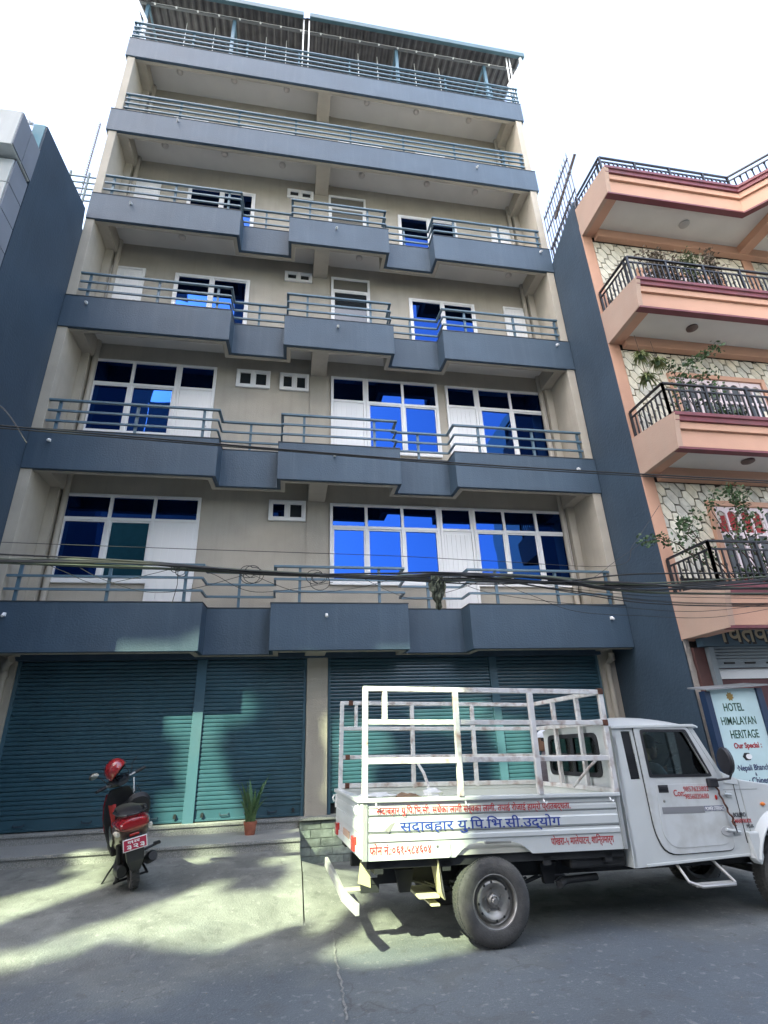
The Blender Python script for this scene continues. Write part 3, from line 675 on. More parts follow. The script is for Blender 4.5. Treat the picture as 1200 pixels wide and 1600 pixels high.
# windows of the house
pink = mat('pale_pink_frame', (.66,.56,.58), .5); redcurt = mat('red_curtain', (.30,.03,.035), .8, var=.2, vscale=20); hglass = mat('house_glass', (.10,.11,.12), .08, spec=.8)
for wi, (x0, x1, z0, z1) in enumerate(WIN):
    x0 += .0
    b = MB(); b.plate([(x0-.02, z0-.06), (x1+.06, z0-.06), (x1+.06, z1+.06), (x0-.02, z1+.06)], [[(x0+.08, z0+.04), (x0+.08, z1-.04), (x1-.04, z1-.04), (x1-.04, z0+.04)]], HW-.07, HW+.035); f = hb(b, 'window', peach, bevel=.006)
    n = 4; w = (x1-x0-.12)/n
    for k in range(n):
        a0 = x0+.08+k*w; a1 = a0+w
        def arch(u0, u1, v0, v1):
            P = [(u0, v0)]; P.append((u0, v1-.06))
            for q in range(7):
                t = q/6; P.append((u0+(u1-u0)*t, v1-.06+.06*sin(pi*t)))
            P += [(u1, v0)]; return P
        m_ = (a0+a1)/2; zt = z1-.12
        H = [arch(a0+.05, m_-.02, zt-.42, zt), arch(m_+.02, a1-.05, zt-.42, zt), [(a0+.05, z0+.1), (a0+.05, zt-.48), (m_-.02, zt-.48), (m_-.02, z0+.1)], [(m_+.02, z0+.1), (m_+.02, zt-.48), (a1-.05, zt-.48), (a1-.05, z0+.1)]]
        b = MB(); b.plate([(a0+.006, z0+.045), (a1-.006, z0+.045), (a1-.006, z1-.045), (a0+.006, z1-.045)], H, HW-.03, HW+.0); hb(b, 'shutter_leaf', pink, f, bevel=.003, seg=1)
        b = MB(); b.box(a0+.02, a1-.02, HW+.002, HW+.006, zt-.46, z1-.06); hb(b, 'curtain', redcurt if (wi == 1 and k < 2) else hglass, f)
        b = MB(); b.box(a0+.02, a1-.02, HW+.002, HW+.006, z0+.06, zt-.465); hb(b, 'pane', hglass, f)
# balconies
def prof_path(path, prof):
    # prof: list of (outward, z); path: (x,y) polyline whose outward side is to the right-hand (-Y)
    pts = [Vector(p) for p in path]; rings = []
    for i, p in enumerate(pts):
        ns = []
        if i > 0: s = (pts[i]-pts[i-1]).normalized(); ns.append(Vector((s.y, -s.x)))
        if i < len(pts)-1: s = (pts[i+1]-pts[i]).normalized(); ns.append(Vector((s.y, -s.x)))
        n = ns[0] if len(ns) == 1 else (ns[0]+ns[1])/(1+ns[0].dot(ns[1]))
        rings.append([(p.x+n.x*o, p.y+n.y*o, z) for o, z in prof])
    b = MB(); b.loft(rings, cap=True); return b
def balcony(z, path, x0, top=.60, lamp=None, rail=True, rail_h=1.33):
    # front beam with steps, side panel, ceiling underneath
    P = lambda prof: prof_path(path, [(o, z+zz) for o, zz in prof])
    hb(P([(-.12, .012), (0, .012), (0, top*.55), (-.12, top*.55)]), 'balcony_front', peach, bevel=.006)
    hb(P([(-.12, top*.551), (.05, top*.551), (.05, top*.78), (-.12, top*.78)]), 'cornice', peach, bevel=.008)
    hb(P([(-.14, top*.781), (.09, top*.781), (.09, top*.92), (.12, top*.94), (.12, top*1.05), (-.14, top*1.05)]), 'maroon_band', maroon, bevel=.005)
    hb(P([(-.13, -.03), (.004, -.03), (.004, .011), (-.13, .011)]), 'drip_edge', maroon)
    x, y = path[0]
    # side panel facing the tall building
    b = MB(); b.plate([(HW, z-.02), (y+.0, z-.02), (y-.05, z+top*.55), (y-.12, z+top*1.0), (y+.25, z+top*1.12), (HW, z+top*1.28)], [], XR+.0025, XR+.10, 'yz'); hb(b, 'side_panel', peach2, bevel=.004)
    b = MB(); b.box(XR+.10, path[-1][0], HW+.0, y+.12, z+.0, z+.28)
    b = MB(); b.plate([(XR+.3, HW-.155)] + [(max(px, XR+.3), py+.10) for px, py in path] + [(path[-1][0], HW-.155)], [], z+.10, z+.18, 'xy'); hb(b, 'ceiling', ceilm)
    b = MB(); b.box(XR+.10, XR+.30, y+.121, HW-.001, z-.018, z+.2); b.box(XR+.30, path[-1][0], HW-.16, HW-.013, z-.13, z+.2); hb(b, 'beam', peach, bevel=.004)
    if lamp:
        b = MB(); b.lathe([(0,.0),(.11,0),(.11,-.03),(.07,-.05),(0,-.055)], 16, Matrix.Translation((lamp[0], lamp[1], z+.10))); hb(b, 'ceiling_lamp', lamp[2], smooth=True)
    if rail:
        zb = z+top*1.05; zt = z+rail_h
        rp_ = [(XR+.07, HW-.04)] + [(px + (.07 if i == 0 else 0), py+.06) for i, (px, py) in enumerate(path)]
        b = MB()
        for (ax, ay), (cx, cy) in zip(rp_, rp_[1:]): b.bar((ax, ay, zt), (cx, cy, zt), .045, .03)
        r = hb(b, 'railing', blackrail)
        b = MB()
        for (ax, ay), (cx, cy) in zip(rp_, rp_[1:]): b.bar((ax, ay, zt-.13), (cx, cy, zt-.13), .028, .028); b.bar((ax, ay, zb+.05), (cx, cy, zb+.05), .03, .03)
        hb(b, 'rail', blackrail, r)
        for (ax, ay), (cx, cy) in zip(rp_, rp_[1:]):
            L = math.hypot(cx-ax, cy-ay); n = max(2, int(L/.105))
            for k in range(n+1):
                t = k/n; x_, y_ = ax+(cx-ax)*t, ay+(cy-ay)*t
                big = (k % 8 == 0); w = .04 if big else .022
                b = MB(); b.bar((x_, y_, zb+.02), (x_, y_, zt-(.01 if big else .13)), w, w)
                if not big and k % 2 == 0: b.bar((x_, y_, zb+.32), (x_, y_, zb+.36), .034, .034)
                hb(b, 'baluster', blackrail, r)
brown = mat('brown_lamp', (.12,.08,.07), .5); palelamp = mat('pale_lamp', (.45,.43,.40), .5)
balcony(FL[0], [(XR+.02, HF), (8.4, HF-.02)], 0, .58, None)
balcony(FL[1], [(XR+.02, HF), (9.0, HF-.02)], 0, .60, (7.45, -1.8, brown))
balcony(FL[2], [(XR+.02, HF-.02), (10.2, HF-.04)], 0, .60, (7.2, -1.8, brown))
balcony(FL[3], [(XR+.02, HF-.05), (8.95, HF-.05), (9.55, HF-.75), (12.5, HF-.75)], 0, .66, (7.9, -1.8, palelamp), True, 1.2)
b = MB(); b.box(XR+.2, 12, HF+.1, 5, 9.31, 9.5); hb(b, 'roof_slab', ceilm)
# cream column capital at the right edge of the top balcony
b = MB(); b.box(9.86, 10.5, -2.45, -1.9, 8.85, 9.0); b.lathe([(.30, 0), (.30,-.12), (.22,-.2), (.24,-.3), (.16,-.45), (.15,-2.2)], 20, Matrix.Translation((10.2, -2.15, 8.85))); hb(b, 'column', mat('cream_column', (.62,.62,.56), .7), smooth=True)
b = MB(); b.box(9.60, 9.86, -3.0, HW, 8.93, 9.13); hb(b, 'beam', peach)
# grille fence standing on the blue side wall
o = thing('security_grille', 'tall spiked steel bar grille leaning above the blue wall beside the peach house', 'fence', (5.70, 0, 9.6))
steelg = mat('galvanised_bar', (.14,.14,.16), .5, .5)
ys = [(.02 - .115*k) for k in range(13)]
for k, y in enumerate(ys):
    b = MB(); zb_ = .1+.28*k/12; b.tube([(0, y, zb_), (0, y, 1.65+.42*(k/12)*1.0)], .014, 6); b.tube([(0, y, 1.65+.42*(k/12)), (0, y, 1.75+.42*(k/12))], [.014, .001], 6); b.build('bar', steelg, o)
for q in (.45, 1.05, 1.55):
    b = MB(); b.bar((0, .03, q), (0, -1.38, q+.38), .035, .02); b.build('rail', steelg, o)
b = MB(); b.tube([(-.03, -.45, .95), (.05, -1.6, 1.75)], .035, 8); b.build('brace_pipe', mat('rusty_iron', (.12,.09,.08), .7), o)
o = thing('wall_railing', 'short black baluster railing on top of the blue wall below the steel bar grille', 'railing', (5.74, 0, 9.0))
for k in range(9):
    y = .0-.13*k; b = MB(); b.bar((0, y, .55+.05*k), (0, y, 1.05+.05*k), .025); b.build('baluster', blackrail, o)
b = MB(); b.bar((0, .02, 1.06), (0, -1.07, 1.46), .05, .035); b.build('rail', blackrail, o)
# shop front under the house
b = MB(); b.box(5.86, 9.5, HW-.20, HW-.05, -.21, .30); sb = hb(b, 'sign_board', mat('shop_sign_blue', (.055,.10,.14), .5, dirt=.3, dcol=(.10,.13,.15)))
tan = mat('tan_letter', (.42,.34,.22), .6); blk = mat('black_paint', (.015,.015,.017), .5)
text('िचतवन मम घर', .44, blk, oh, HO @ frameM((6.23, HW-.203, -.17), (1,0,0), (0,0,1)), bold=.016, width=2.3)
text('िचतवन मम घर', .44, tan, oh, HO @ frameM((6.20, HW-.209, -.15), (1,0,0), (0,0,1)), bold=.006, width=2.3)
gp = mat('grey_shutter', (.20,.23,.25), .45, .2, var=.1, dirt=.4, dcol=(.12,.10,.09))
b = MB(); b.box(6.05, 7.6, HW-.1, HW-.06, -.54, -.40); s = hb(b, 'roller_shutter', gp, bevel=.004)
for k in range(4):
    b = MB(); b.box(6.05, 7.6, HW-.11+.01*(k%2), HW-.06, -.395+k*.05, -.395+k*.05+.045); hb(b, 'slat', gp, s, bevel=.01)
for x in (6.22, 6.6, 7.0):
    b = MB(); b.box(x, x+.18, HW-.125, HW-.1, -.48, -.455); hb(b, 'handle', dark, s)
b = MB(); b.box(5.98, 6.07, HW-.14, HW-.04, ZR, -.215); hb(b, 'shutter_guide', gp)
b = MB(); b.box(7.6, 7.68, HW-.14, HW-.04, ZR, -.215); hb(b, 'shutter_guide', gp)
b = MB(); b.box(5.77, 5.97, HW-.06, HW+.02, ZR, -.215); hb(b, 'door_jamb', mat('brown_wood', (.10,.045,.04), .6, var=.2))
b = MB(); b.box(6.08, 7.1, HW-.03, HW-.001, -.70, -.55); hb(b, 'white_board', whitep)
b = MB(); b.box(6.08, 9.5, HW-.0, HW+.02, ZR, -.20); hb(b, 'door', mat('maroon_door', (.09,.018,.022), .5, var=.2))

# hotel sign ----------------------------------------------------------
SY = -1.75
p0 = at(1108, 1092, 'y', SY); 
hs_ = thing('hotel_sign', 'pale blue signboard reading HOTEL HIMALAYAN HERITAGE standing behind the truck bonnet', 'sign', (5.38, SY, ZR))
sg = mat('sign_pale_blue', (.50,.66,.68), .45, var=.06, vscale=3, dirt=.15, dcol=(.35,.5,.5))
nav = mat('sign_navy', (.012,.03,.075), .5); gyr = mat('sign_roof', (.22,.23,.24), .6)
grn = mat('dark_green_letter', (.01,.07,.04), .5); redl = mat('red_letter', (.38,.04,.05), .5); navl = mat('navy_letter', (.03,.04,.12), .5); gold = mat('gold_emblem', (.30,.20,.05), .5)
b = MB(); b.box(.10, .88, 0, .04, .55, 2.25); b.build('sign_panel', sg, hs_, bevel=.004)
b = MB(); b.box(.005, .098, -.03, .09, .3, 2.22); b.box(.882, .98, -.03, .09, .3, 2.25); b.build('frame', nav, hs_, bevel=.004)
b = MB(); b.add([(-.03,-.12,2.225),(1.02,-.12,2.275),(1.0,.30,2.33),(.0,.30,2.28),(-.03,-.12,2.245),(1.02,-.12,2.295),(1.0,.30,2.35),(.0,.30,2.30)], [(0,1,2,3),(4,5,6,7),(0,1,5,4),(1,2,6,5),(2,3,7,6),(3,0,4,7)]); b.build('sign_roof', gyr, hs_)
for x in (.05, .92):
    b = MB(); b.bar((x, .02, 0), (x, .02, .5), .05); b.build('leg', gyr, hs_)
def sgt(s, x, z, size, m, w, bold=.004):
    text(s, size, m, hs_, frameM((x, -.003, z), (1,0,0), (0,0,1)), bold=bold, width=w)
sgt('HOTEL', .27, 1.94, .155, grn, .33, .002); sgt('HIMALAYAN', .175, 1.755, .155, grn, .57, .001); sgt('HERITAGE', .27, 1.575, .155, grn, .46, .0015)
sgt('Our Special :', .28, 1.445, .10, redl, .45, .003); sgt('·Nepali Bhanchha', .23, 1.16, .105, navl, .60, .0015); sgt('&', .50, 1.09, .06, navl, .03, .001)
sgt('· Chinese', .37, .995, .11, navl, .36, .0015); sgt('Ph.061-578753', .32, .88, .105, navl, .46, .002); sgt('Mo. 9856028280', .31, .76, .105, navl, .53, .002)
b = MB(); b.plate([(.45+.075*cos(a*pi/3), 1.335+.055*sin(a*pi/3)) for a in range(6)], [], -.004, -.001); b.build('cup_emblem', blk, hs_)
b = MB(); b.plate([(.475+.05*cos(a*pi/5), 1.335+.035*sin(a*pi/5)) for a in range(10)], [], -.007, -.0045); b.build('cup_emblem', whitep, hs_)
b = MB(); b.plate([(.43+(.065 if a % 2 else .045)*cos(a*pi/8), 2.14+(.065 if a % 2 else .045)*sin(a*pi/8)) for a in range(16)], [], -.004, -.001); b.build('gold_emblem', gold, hs_)

# ---------------------------------------------------------------- across the street (behind the camera): houses, plus added sun blockers
opp = mat('sun_blocker_render', (.30,.28,.25), .9, var=.1)
SL = LIT
def in_poly(x, z, P):
    c = False; j = len(P)-1
    for i in range(len(P)):
        (xi, zi), (xj, zj) = P[i], P[j]
        if (zi > z) != (zj > z) and x < (xj-xi)*(z-zi)/(zj-zi)+xi: c = not c
        j = i
    return c
tw = thing('sun_screen', 'tall added sun screen across the street with openings shaped to cast the light patches', 'building', (-20, -20, ZR))  # unseen thin screen, added to shade the facade and pass the sun patches
TO = off(tw); Y0 = -20.0
X0, X1, Z0, Z1 = -23.2, -10.2, 12.0, 24.4; CS = .09
b = MB(); nx = int((X1-X0)/CS); nz_ = int((Z1-Z0)/CS)
for r in range(nz_):
    z = Z0 + r*CS; run = None
    for c in range(nx+1):
        x = X0 + c*CS
        lit = c == nx or any(in_poly(x+CS/2, z+CS/2, P) for P in SL)
        if not lit and run is None: run = x
        if lit and run is not None:
            b.add([(run, Y0, z), (x, Y0, z), (x, Y0, z+CS), (run, Y0, z+CS)], [(0, 1, 2, 3)]); run = None
b.v = [TO @ v for v in b.v]; b.build('patch_screen', opp, tw, recalc=False)
b = MB(); b.box(-40, X0, Y0-.3, Y0+.02, ZR, Z1); b.box(X0, -10.3, Y0-.3, Y0+.02, Z1, 44); b.box(-10.3, -9.0, Y0-.3, Y0+.02, 28.3, 44); b.box(-40, X0, Y0-.3, Y0+.02, Z1, 44); b.box(X0, X1, Y0-.3, Y0+.02, ZR, Z0)
b.box(X1, -3.0, Y0-.3, Y0+.02, ZR, 19.2); b.box(X1-.1, -10.2, Y0-.3, Y0+.02, 19.2, Z1); b.v = [TO @ v for v in b.v]; b.build('wall', opp, tw)
def opb(name, label, x0, x1, y0, y1, h, m, storeys):
    o = thing(name, label, 'building', ((x0+x1)/2, (y0+y1)/2, ZR)); O = off(o)
    b = MB(); b.box(x0, x1, y0, y1, ZR, h); b.v = [O @ v for v in b.v]; w_ = b.build('wall', m, o)
    for s in range(storeys):
        z = ZR + (h-ZR)*(s+.35)/storeys
        for k in range(int((x1-x0)/2.2)):
            x = x0 + .7 + 2.2*k
            b = MB(); b.box(x, x+1.1, y1-.02, y1+.03, z, z+1.3); b.v = [O @ v for v in b.v]; b.build('window', darkglass, o)
    return o
opb('row_house', 'narrow sun blocker added directly across the street', -4.4, 1.0, -20, -14, 26, opp, 8)  # unseen block added to keep sun off the peach house
opb('row_house', 'slim sun blocker added beside the narrow one across the street', -5.4, -4.41, -19, -14, 21.5, opp, 7)  # added strip closing the sun gap beside the narrow blocker
opb('row_house', 'low shop row across the street to the right of the narrow sun blocker', 1.05, 12.4, -22, -14, 3.6, mat('dark_render', (.10,.10,.10), .9), 2)
opb('row_house', 'four storey grey house across the street at the right end', 12.5, 24, -22, -14, 17, mat('grey_wall', (.25,.24,.23), .8), 5)
opb('row_house', 'two storey house across the street left of the narrow sun blocker', -10.0, -5.45, -19.6, -14, 5, mat('teal_render', (.12,.25,.27), .9), 2)

# ---------------------------------------------------------------- pickup truck (local frame: x forward from tailgate, y away from camera, z up from bed bottom)
TM = Matrix(((0.9987, -0.04208, 0.02867, 0.0952), (0.0416, 0.99899, 0.01723, -3.58437), (-0.02937, -0.01602, 0.99944, -2.38364), (0, 0, 0, 1)))
tk = thing('pickup_truck', 'white pickup truck with a slatted cage over its cargo bed parked along the street', 'truck', M=TM)
W = 1.68
tw_ = mat('truck_white', (0.56, 0.58, 0.57), .38, var=.05, vscale=2, obj=True, dirt=.22, dscale=2.2, dcol=(.42,.42,.38), coat=.25, streak=.10)
tdoor = mat('truck_door_white', (0.55, 0.565, 0.56), .42, var=.05, vscale=2, obj=True, dirt=.7, dscale=3.5, dcol=(.33,.32,.28), coat=.1, streak=.35)
cagem = mat('cage_white', (0.58, 0.57, 0.56), .5, var=.10, vscale=8, obj=True, dirt=.85, dscale=9, dcol=(.20,.09,.05))
chas = mat('chassis_black', (.014,.015,.017), .65, var=.3, vscale=6, obj=True, dirt=.4, dscale=4, dcol=(.07,.065,.06))
rub = mat('tyre_rubber', (.060,.058,.056), .8, var=.25, vscale=9, obj=True, bump=.3, bscale=60, dirt=.7, dscale=4, dcol=(.14,.13,.115))
tread_m = mat('tyre_tread', (.05,.052,.052), .85, bump=.3, bscale=40, dirt=.4, obj=True, dcol=(.10,.095,.085))
rimm = mat('dusty_steel_rim', (.33,.32,.30), .42, .75, var=.15, vscale=12, obj=True, dirt=.6, dscale=7, dcol=(.12,.10,.08))
cream = mat('cream_steel', (.60,.56,.36), .5, dirt=.3, dscale=6, obj=True, dcol=(.3,.2,.1))
bump_w = mat('bumper_white', (.36,.36,.34), .5, dirt=.6, dscale=7, obj=True, dcol=(.25,.2,.15))
blkp = mat('black_plastic', (.016,.016,.02), .45)
redt = mat('red_paint', (.42,.03,.03), .5); blut = mat('blue_paint', (.02,.05,.26), .5)
amber = mat('amber_lens', (.75,.20,.03), .3); redlens = mat('red_lens', (.5,.03,.02), .25, coat=.5)
def tb(b, name, m, parent=None, **k): return b.build(name, m, parent or tk, **k)
# bed side, near: ribbed sheet with wheel-arch cutout
ARCH = [(.862,0), (.93,.055), (1.0,.095), (1.09,.112), (1.41,.108), (1.50,.085), (1.56,.05), (1.622,.0)]
def bed_side(y0, y1, s):
    out = [(.0, .0)] + ARCH + [(2.61, .0), (2.615, .455), (.0, .455)]
    b = MB(); b.plate(out, [], y0, y1); p = tb(b, 'bed_side', tw_)
    yo = y0 if s < 0 else y1
    for z0, z1 in ((.345, .40), (.215, .305), (.135, .19)):
        b = MB(); a, c = .055, 2.57
        e = .012*s
        b.add([(a, yo, z0), (c, yo, z0), (c, yo+e, z0+.012), (a, yo+e, z0+.012), (a, yo+e, z1-.012), (c, yo+e, z1-.012), (a, yo, z1), (c, yo, z1)],
              [(0,1,2,3), (3,2,5,4), (4,5,7,6)])
        tb(b, 'side_rib', tw_, p, recalc=False)
    b = MB(); yy = sorted((yo+.03*s, yo-.035*s)); b.box(-.01, 2.625, yy[0], yy[1], .455, .492); tb(b, 'top_rail', tw_, p, bevel=.008)
    yy = sorted((yo+.002*s, yo+.014*s))
    for xa, xb in ((0, .045), (2.58, 2.615)):
        b = MB(); b.box(xa, xb, yy[0], yy[1], .0, .455); tb(b, 'corner_post', tw_, p, bevel=.004)
    b.box(0, .045, yy[0], yy[1], .0, .455); b.box(2.58, 2.615, yy[0], yy[1], .0, .455); tb(b, 'corner_post', tw_, p, bevel=.004)
    return p
near = bed_side(0, .03, -1); far = bed_side(W-.03, W, 1)
b = MB(); b.box(.055, 2.575, -.0015, 0, .340, .3445); b.box(.055, 2.575, -.0015, 0, .2065, .2125); b.box(.055, 2.575, -.0015, 0, .407, .411)
tb(b, 'panel_seam', mat('seam_grey', (.10,.10,.10), .8), near)
# rope hooks
for x in (.12, .98, 1.78, 2.5):
    b = MB(); b.tube([(x, -.03, .45), (x, -.045, .425), (x+.02, -.045, .412), (x+.035, -.03, .425)], .006, 6); tb(b, 'rope_hook', whitep, near)
b = MB(); b.plate([(.655,.008),(.66,.0),(.80,.0),(.815,.015),(.815,.11),(.80,.125),(.66,.12),(.65,.11)], [], -.012, -.001); tb(b, 'fuel_flap', tw_, near, bevel=.003)
b = MB(); b.ball((.69,-.014,.095), .012, .006, .012, 8, 6); tb(b, 'fuel_lock', rimm, near)
# tailgate
b = MB(); b.plate([(.0,.02),(W,.02),(W,.455),(.0,.455)], [], -.02, .01, 'yz'); tg = tb(b, 'tailgate', tw_)
for z0, z1 in ((.345, .40), (.215, .305), (.03,.10)):
    b = MB(); b.box(-.032, -.02, .08, W-.08, z0, z1); tb(b, 'gate_rib', tw_, tg, bevel=.01)
b = MB(); b.box(-.05, .035, -.012, W+.012, .455, .492); tb(b, 'top_rail', tw_, tg, bevel=.008)
for y in (.03, W-.06):
    b = MB(); b.box(-.04, -.02, y, y+.03, .30, .44); b.tube([(-.05,y+.01,.43),(-.07,y+.015,.40),(-.05,y+.02,.36)], .01, 6); tb(b, 'gate_latch', whitep, tg)
b = MB(); b.box(-.03, -.021, .62, 1.02, .06, .16); tb(b, 'number_plate_red', mat('faded_plate', (.45,.30,.22), .6), tg)
for y in (.20, W-.32):
    b = MB(); b.box(-.055, -.02, y, y+.13, .05, .165); l = tb(b, 'tail_lamp', redlens, bevel=.006)
# bed floor and inner
b = MB(); b.box(.0, 2.62, .03, W-.03, .01, .05); tb(b, 'bed_floor', mat('bed_floor_cream', (.55,.55,.47), .6, obj=True, dirt=.6, dcol=(.2,.15,.1)))
b = MB(); b.box(2.60, 2.63, .0, W, .0, .50); tb(b, 'bed_headboard', tw_)
# cage -------------------------------------------------------------
cg = MB(); r = .042
def cb(p, q, w=.045, name='cage_bar'):
    b = MB(); b.bar(p, q, w, w, up=(0, 1, 0)); return tb(b, name, cagem, cage, bevel=.004, seg=1)
b = MB(); b.bar((.0, .01, 1.455), (2.60, .01, 1.455), .048, .048); cage = tb(b, 'cage', cagem, bevel=.004, seg=1)
for x in (.02, .945, 1.765, 2.60):
    top = 1.43 if x > .05 else 1.479
    cb((x, .005 if x in (.02,2.60) else -.015, .49), (x, .005 if x in (.02,2.60) else -.015, top if x not in (2.60,) else 1.479), .052)
for z in (1.145, .805): cb((.045, .012 if z > 1 else -.0, z), (2.58, .012, z), .048)
cb((.045, -.012, .80), (.93, -.012, .80), .05)
cb((.215, .01, 1.17), (.215, .01, 1.43), .05)
yf = W-.02
cb((.0, yf, 1.455), (2.6, yf, 1.455)); cb((.0, yf, 1.155), (2.6, yf, 1.155)); cb((.0, yf, .83), (2.6, yf, .83)); cb((.0, yf, .52), (2.6, yf, .52), .05)
for x in (.02, .93, 1.75, 2.60): cb((x, yf, .48), (x, yf, 1.46), .048)
cb((.2, yf, 1.17), (.2, yf, 1.44), .04)
for z in (1.455, 1.15, .81, .505): cb((2.60, .02, z), (2.60, yf, z), .046)
for y in (.50, 1.06): cb((2.60, y, .50), (2.60, y, 1.45), .046)
b = MB(); b.tube([(.93, yf-.1, .80), (1.02, yf-.14, .65), (1.06, yf-.2, .50)], .018, 8); tb(b, 'bent_bar', cagem, cage, smooth=True)
b = MB(); b.tube([(2.56, .10, .83), (2.5, .25, .72), (2.42, .5, .52)], .014, 6); tb(b, 'loose_strap', cagem, cage)
rust = mat('rust_joint', (.09,.035,.02), .9, var=.4, vscale=30)
for p in ((2.60,.0,1.46), (2.60,-.0,1.145), (.13,yf,1.455), (.10,yf,.83), (.1,yf,.52)):
    b = MB(); b.box(p[0]-.028, p[0]+.028, p[1]-.028, p[1]+.028, p[2]-.03, p[2]+.03); tb(b, 'rust_joint', rust, cage, bevel=.006)
# crumpled white sacks on the bed
def sack(name, label, c, sx, sy, sz, m, seed, rot=0):
    M2 = TM @ Matrix.Translation(c) @ Matrix.Rotation(rot, 4, 'Z')
    b = MB(); n, mm = 22, 14
    for i in range(mm+1):
        a = -pi/2 + pi*i/mm
        for j in range(n):
            t = 2*pi*j/n; v = Vector((cos(a)*cos(t), cos(a)*sin(t), sin(a)))
            k = 1 + .35*noise.noise(v*2.2+Vector((seed, 0, 0))) + .15*noise.noise(v*6+Vector((seed, 3, 0)))
            b.v.append(Vector((v.x*sx*k, v.y*sy*k, max(-sz*.9, v.z*sz*k))))
    b.f += [(i*n+j, i*n+(j+1) % n, (i+1)*n+(j+1) % n, (i+1)*n+j) for i in range(mm) for j in range(n)]
    o = b.build(name, m, smooth=True); o.matrix_world = M2; return tag(o, label, 'sack')
cloth = mat('white_sack', (.62,.62,.60), .8, bump=.4, bscale=20, obj=True)
sack('crumpled_sack', 'crumpled white sack lying at the rear of the truck bed nearest the tailgate', (.38, 1.25, .41), .26, .10, .05, cloth, 1.0, .1)
sack('crumpled_sack', 'crumpled white sack lying further along the truck bed below the bent bar', (1.06, 1.3, .42), .12, .09, .07, cloth, 5.0)
sack('cardboard_heap', 'brown cardboard scrap lying between the two white sacks in the truck bed', (.72, 1.25, .40), .18, .08, .05, mat('brown_card', (.20,.13,.08), .9, obj=True), 9.0)
# cab --------------------------------------------------------------
CW = 1.52
prof = [(2.68,-.165), (2.66,.5), (2.665,1.09), (2.70,1.115), (3.60,1.125), (3.655,1.105), (3.88,.665), (3.97,.615), (4.07,.59), (4.07,-.02), (4.06,-.10), (3.98,-.118), (3.71,-.117)]
WH = [(3.015,.635), (3.0,1.05), (3.02,1.063), (3.525,1.063), (3.54,1.05), (3.735,.64), (3.725,.63), (3.03,.63)]
WH = WH[::1]
SLIT = [(2.795,.60), (2.77,1.06), (2.88,1.06), (2.905,.60)]
def side(y0, y1, s):
    b = MB(); b.plate(prof, [WH, SLIT], y0, y1); return tb(b, 'cab_side', tw_, bevel=.012)
cs = side(0, .05, -1); cs2 = side(CW-.05, CW, 1)
# lower half is stepped outwards on the sill
b = MB(); b.plate([(2.80+.0,-.16),(3.99,-.112),(3.99,-.09),(2.80,-.135)], [], -.012, -.001); tb(b, 'sill', tw_, bevel=.004)
# door
def rr(P, r=.03, n=4):
    out = []
    m = len(P)
    for i in range(m):
        a, c, d = Vector(P[i-1]), Vector(P[i]), Vector(P[(i+1) % m]); rad = r[i] if isinstance(r, list) else r
        u = (a-c).normalized()*min(rad, (a-c).length/2.1); w = (d-c).normalized()*min(rad, (d-c).length/2.1)
        for k in range(n+1):
            t = k/n; out.append(tuple((c+u)*(1-t)**2 + c*2*t*(1-t) + (c+w)*t*t))
    return out
DP = rr([(2.92,1.098), (3.585,1.10), (3.82,.66), (3.84,.0-.0), (3.80,-.052), (3.045,-.068), (2.955,.12)], [.03,.03,.05,.08,.05,.14,.1])
def grow(P, g):
    cx = sum(p[0] for p in P)/len(P); cz = sum(p[1] for p in P)/len(P)
    return [(p[0] + g*(1 if p[0] > cx else -1), p[1] + g*(1 if p[1] > cz else -1)) for p in P]
b = MB(); b.plate(grow(DP, .009), [grow(rr(WH,.02), -.0)], -.0035, -.0005); tb(b, 'door_gap', dark)
dr = MB(); dr.plate(DP, [rr(WH, .02)], -.016, -.0038); door = tb(dr, 'door', tdoor, bevel=.005)
LP = rr([(3.05,.55), (3.77,.555), (3.80,.50), (3.80,.03), (3.72,-.005), (3.13,-.015), (3.03,.10)], [.03,.04,.03,.08,.05,.1,.06])
b = MB(); b.plate(LP, [], -.021, -.0165); tb(b, 'pressed_panel', tdoor, door, bevel=.004)
b = MB(); b.plate(grow(rr(WH, .03), .015), [grow(rr(WH, .03), -.012)], -.022, -.0165); tb(b, 'window_seal', blkp, door)
b = MB(); b.box(3.075, 3.19, -.024, -.0215, .475, .545); tb(b, 'door_handle', blkp, door, bevel=.008)
b = MB(); b.box(3.085, 3.18, -.034, -.0245, .505, .535); tb(b, 'door_handle', blkp, door, bevel=.006)
b = MB(); b.ball((3.115,-.0225,.40), .014, .005, .014, 10, 6); tb(b, 'key_lock', rimm, door)
b = MB(); b.box(3.075, 3.565, -.0235, -.0215, .285, .345); tb(b, 'grey_strip', mat('strip_grey', (.22,.22,.23), .4), door)
b = MB(); b.box(3.57, 3.80, -.0235, -.0215, .298, .345); tb(b, 'white_strip', mat('strip_text', (.12,.13,.20), .4), door)
def tt(s, x, z, size, m, w, bold=.003, y=-.0245, par=None, it=0):
    return text(s, size, m, par or tk, frameM((x, y, z), (1,0,0), (0,0,1)), bold=bold, width=w)
tt('POWER STEERING', 3.578, .303, .05, whitep, .215, .0006, -.0245, door)
tt('Con:', 3.24, .44, .085, redt, .125, .0008, -.0235, door); tt('9857623802', 3.365, .480, .068, redt, .30, .0, -.0235, door); tt('9856020680', 3.365, .412, .068, redt, .285, .0, -.0235, door)
tt('BOLERO', 3.905, .235, .055, blk, .15, .001, -.009); tt('MAXITRUCK', 3.905, .180, .05, redt, .205, .0008, -.009); tt('PLUS', 4.035, .135, .04, blk, .08, .0008, -.009)
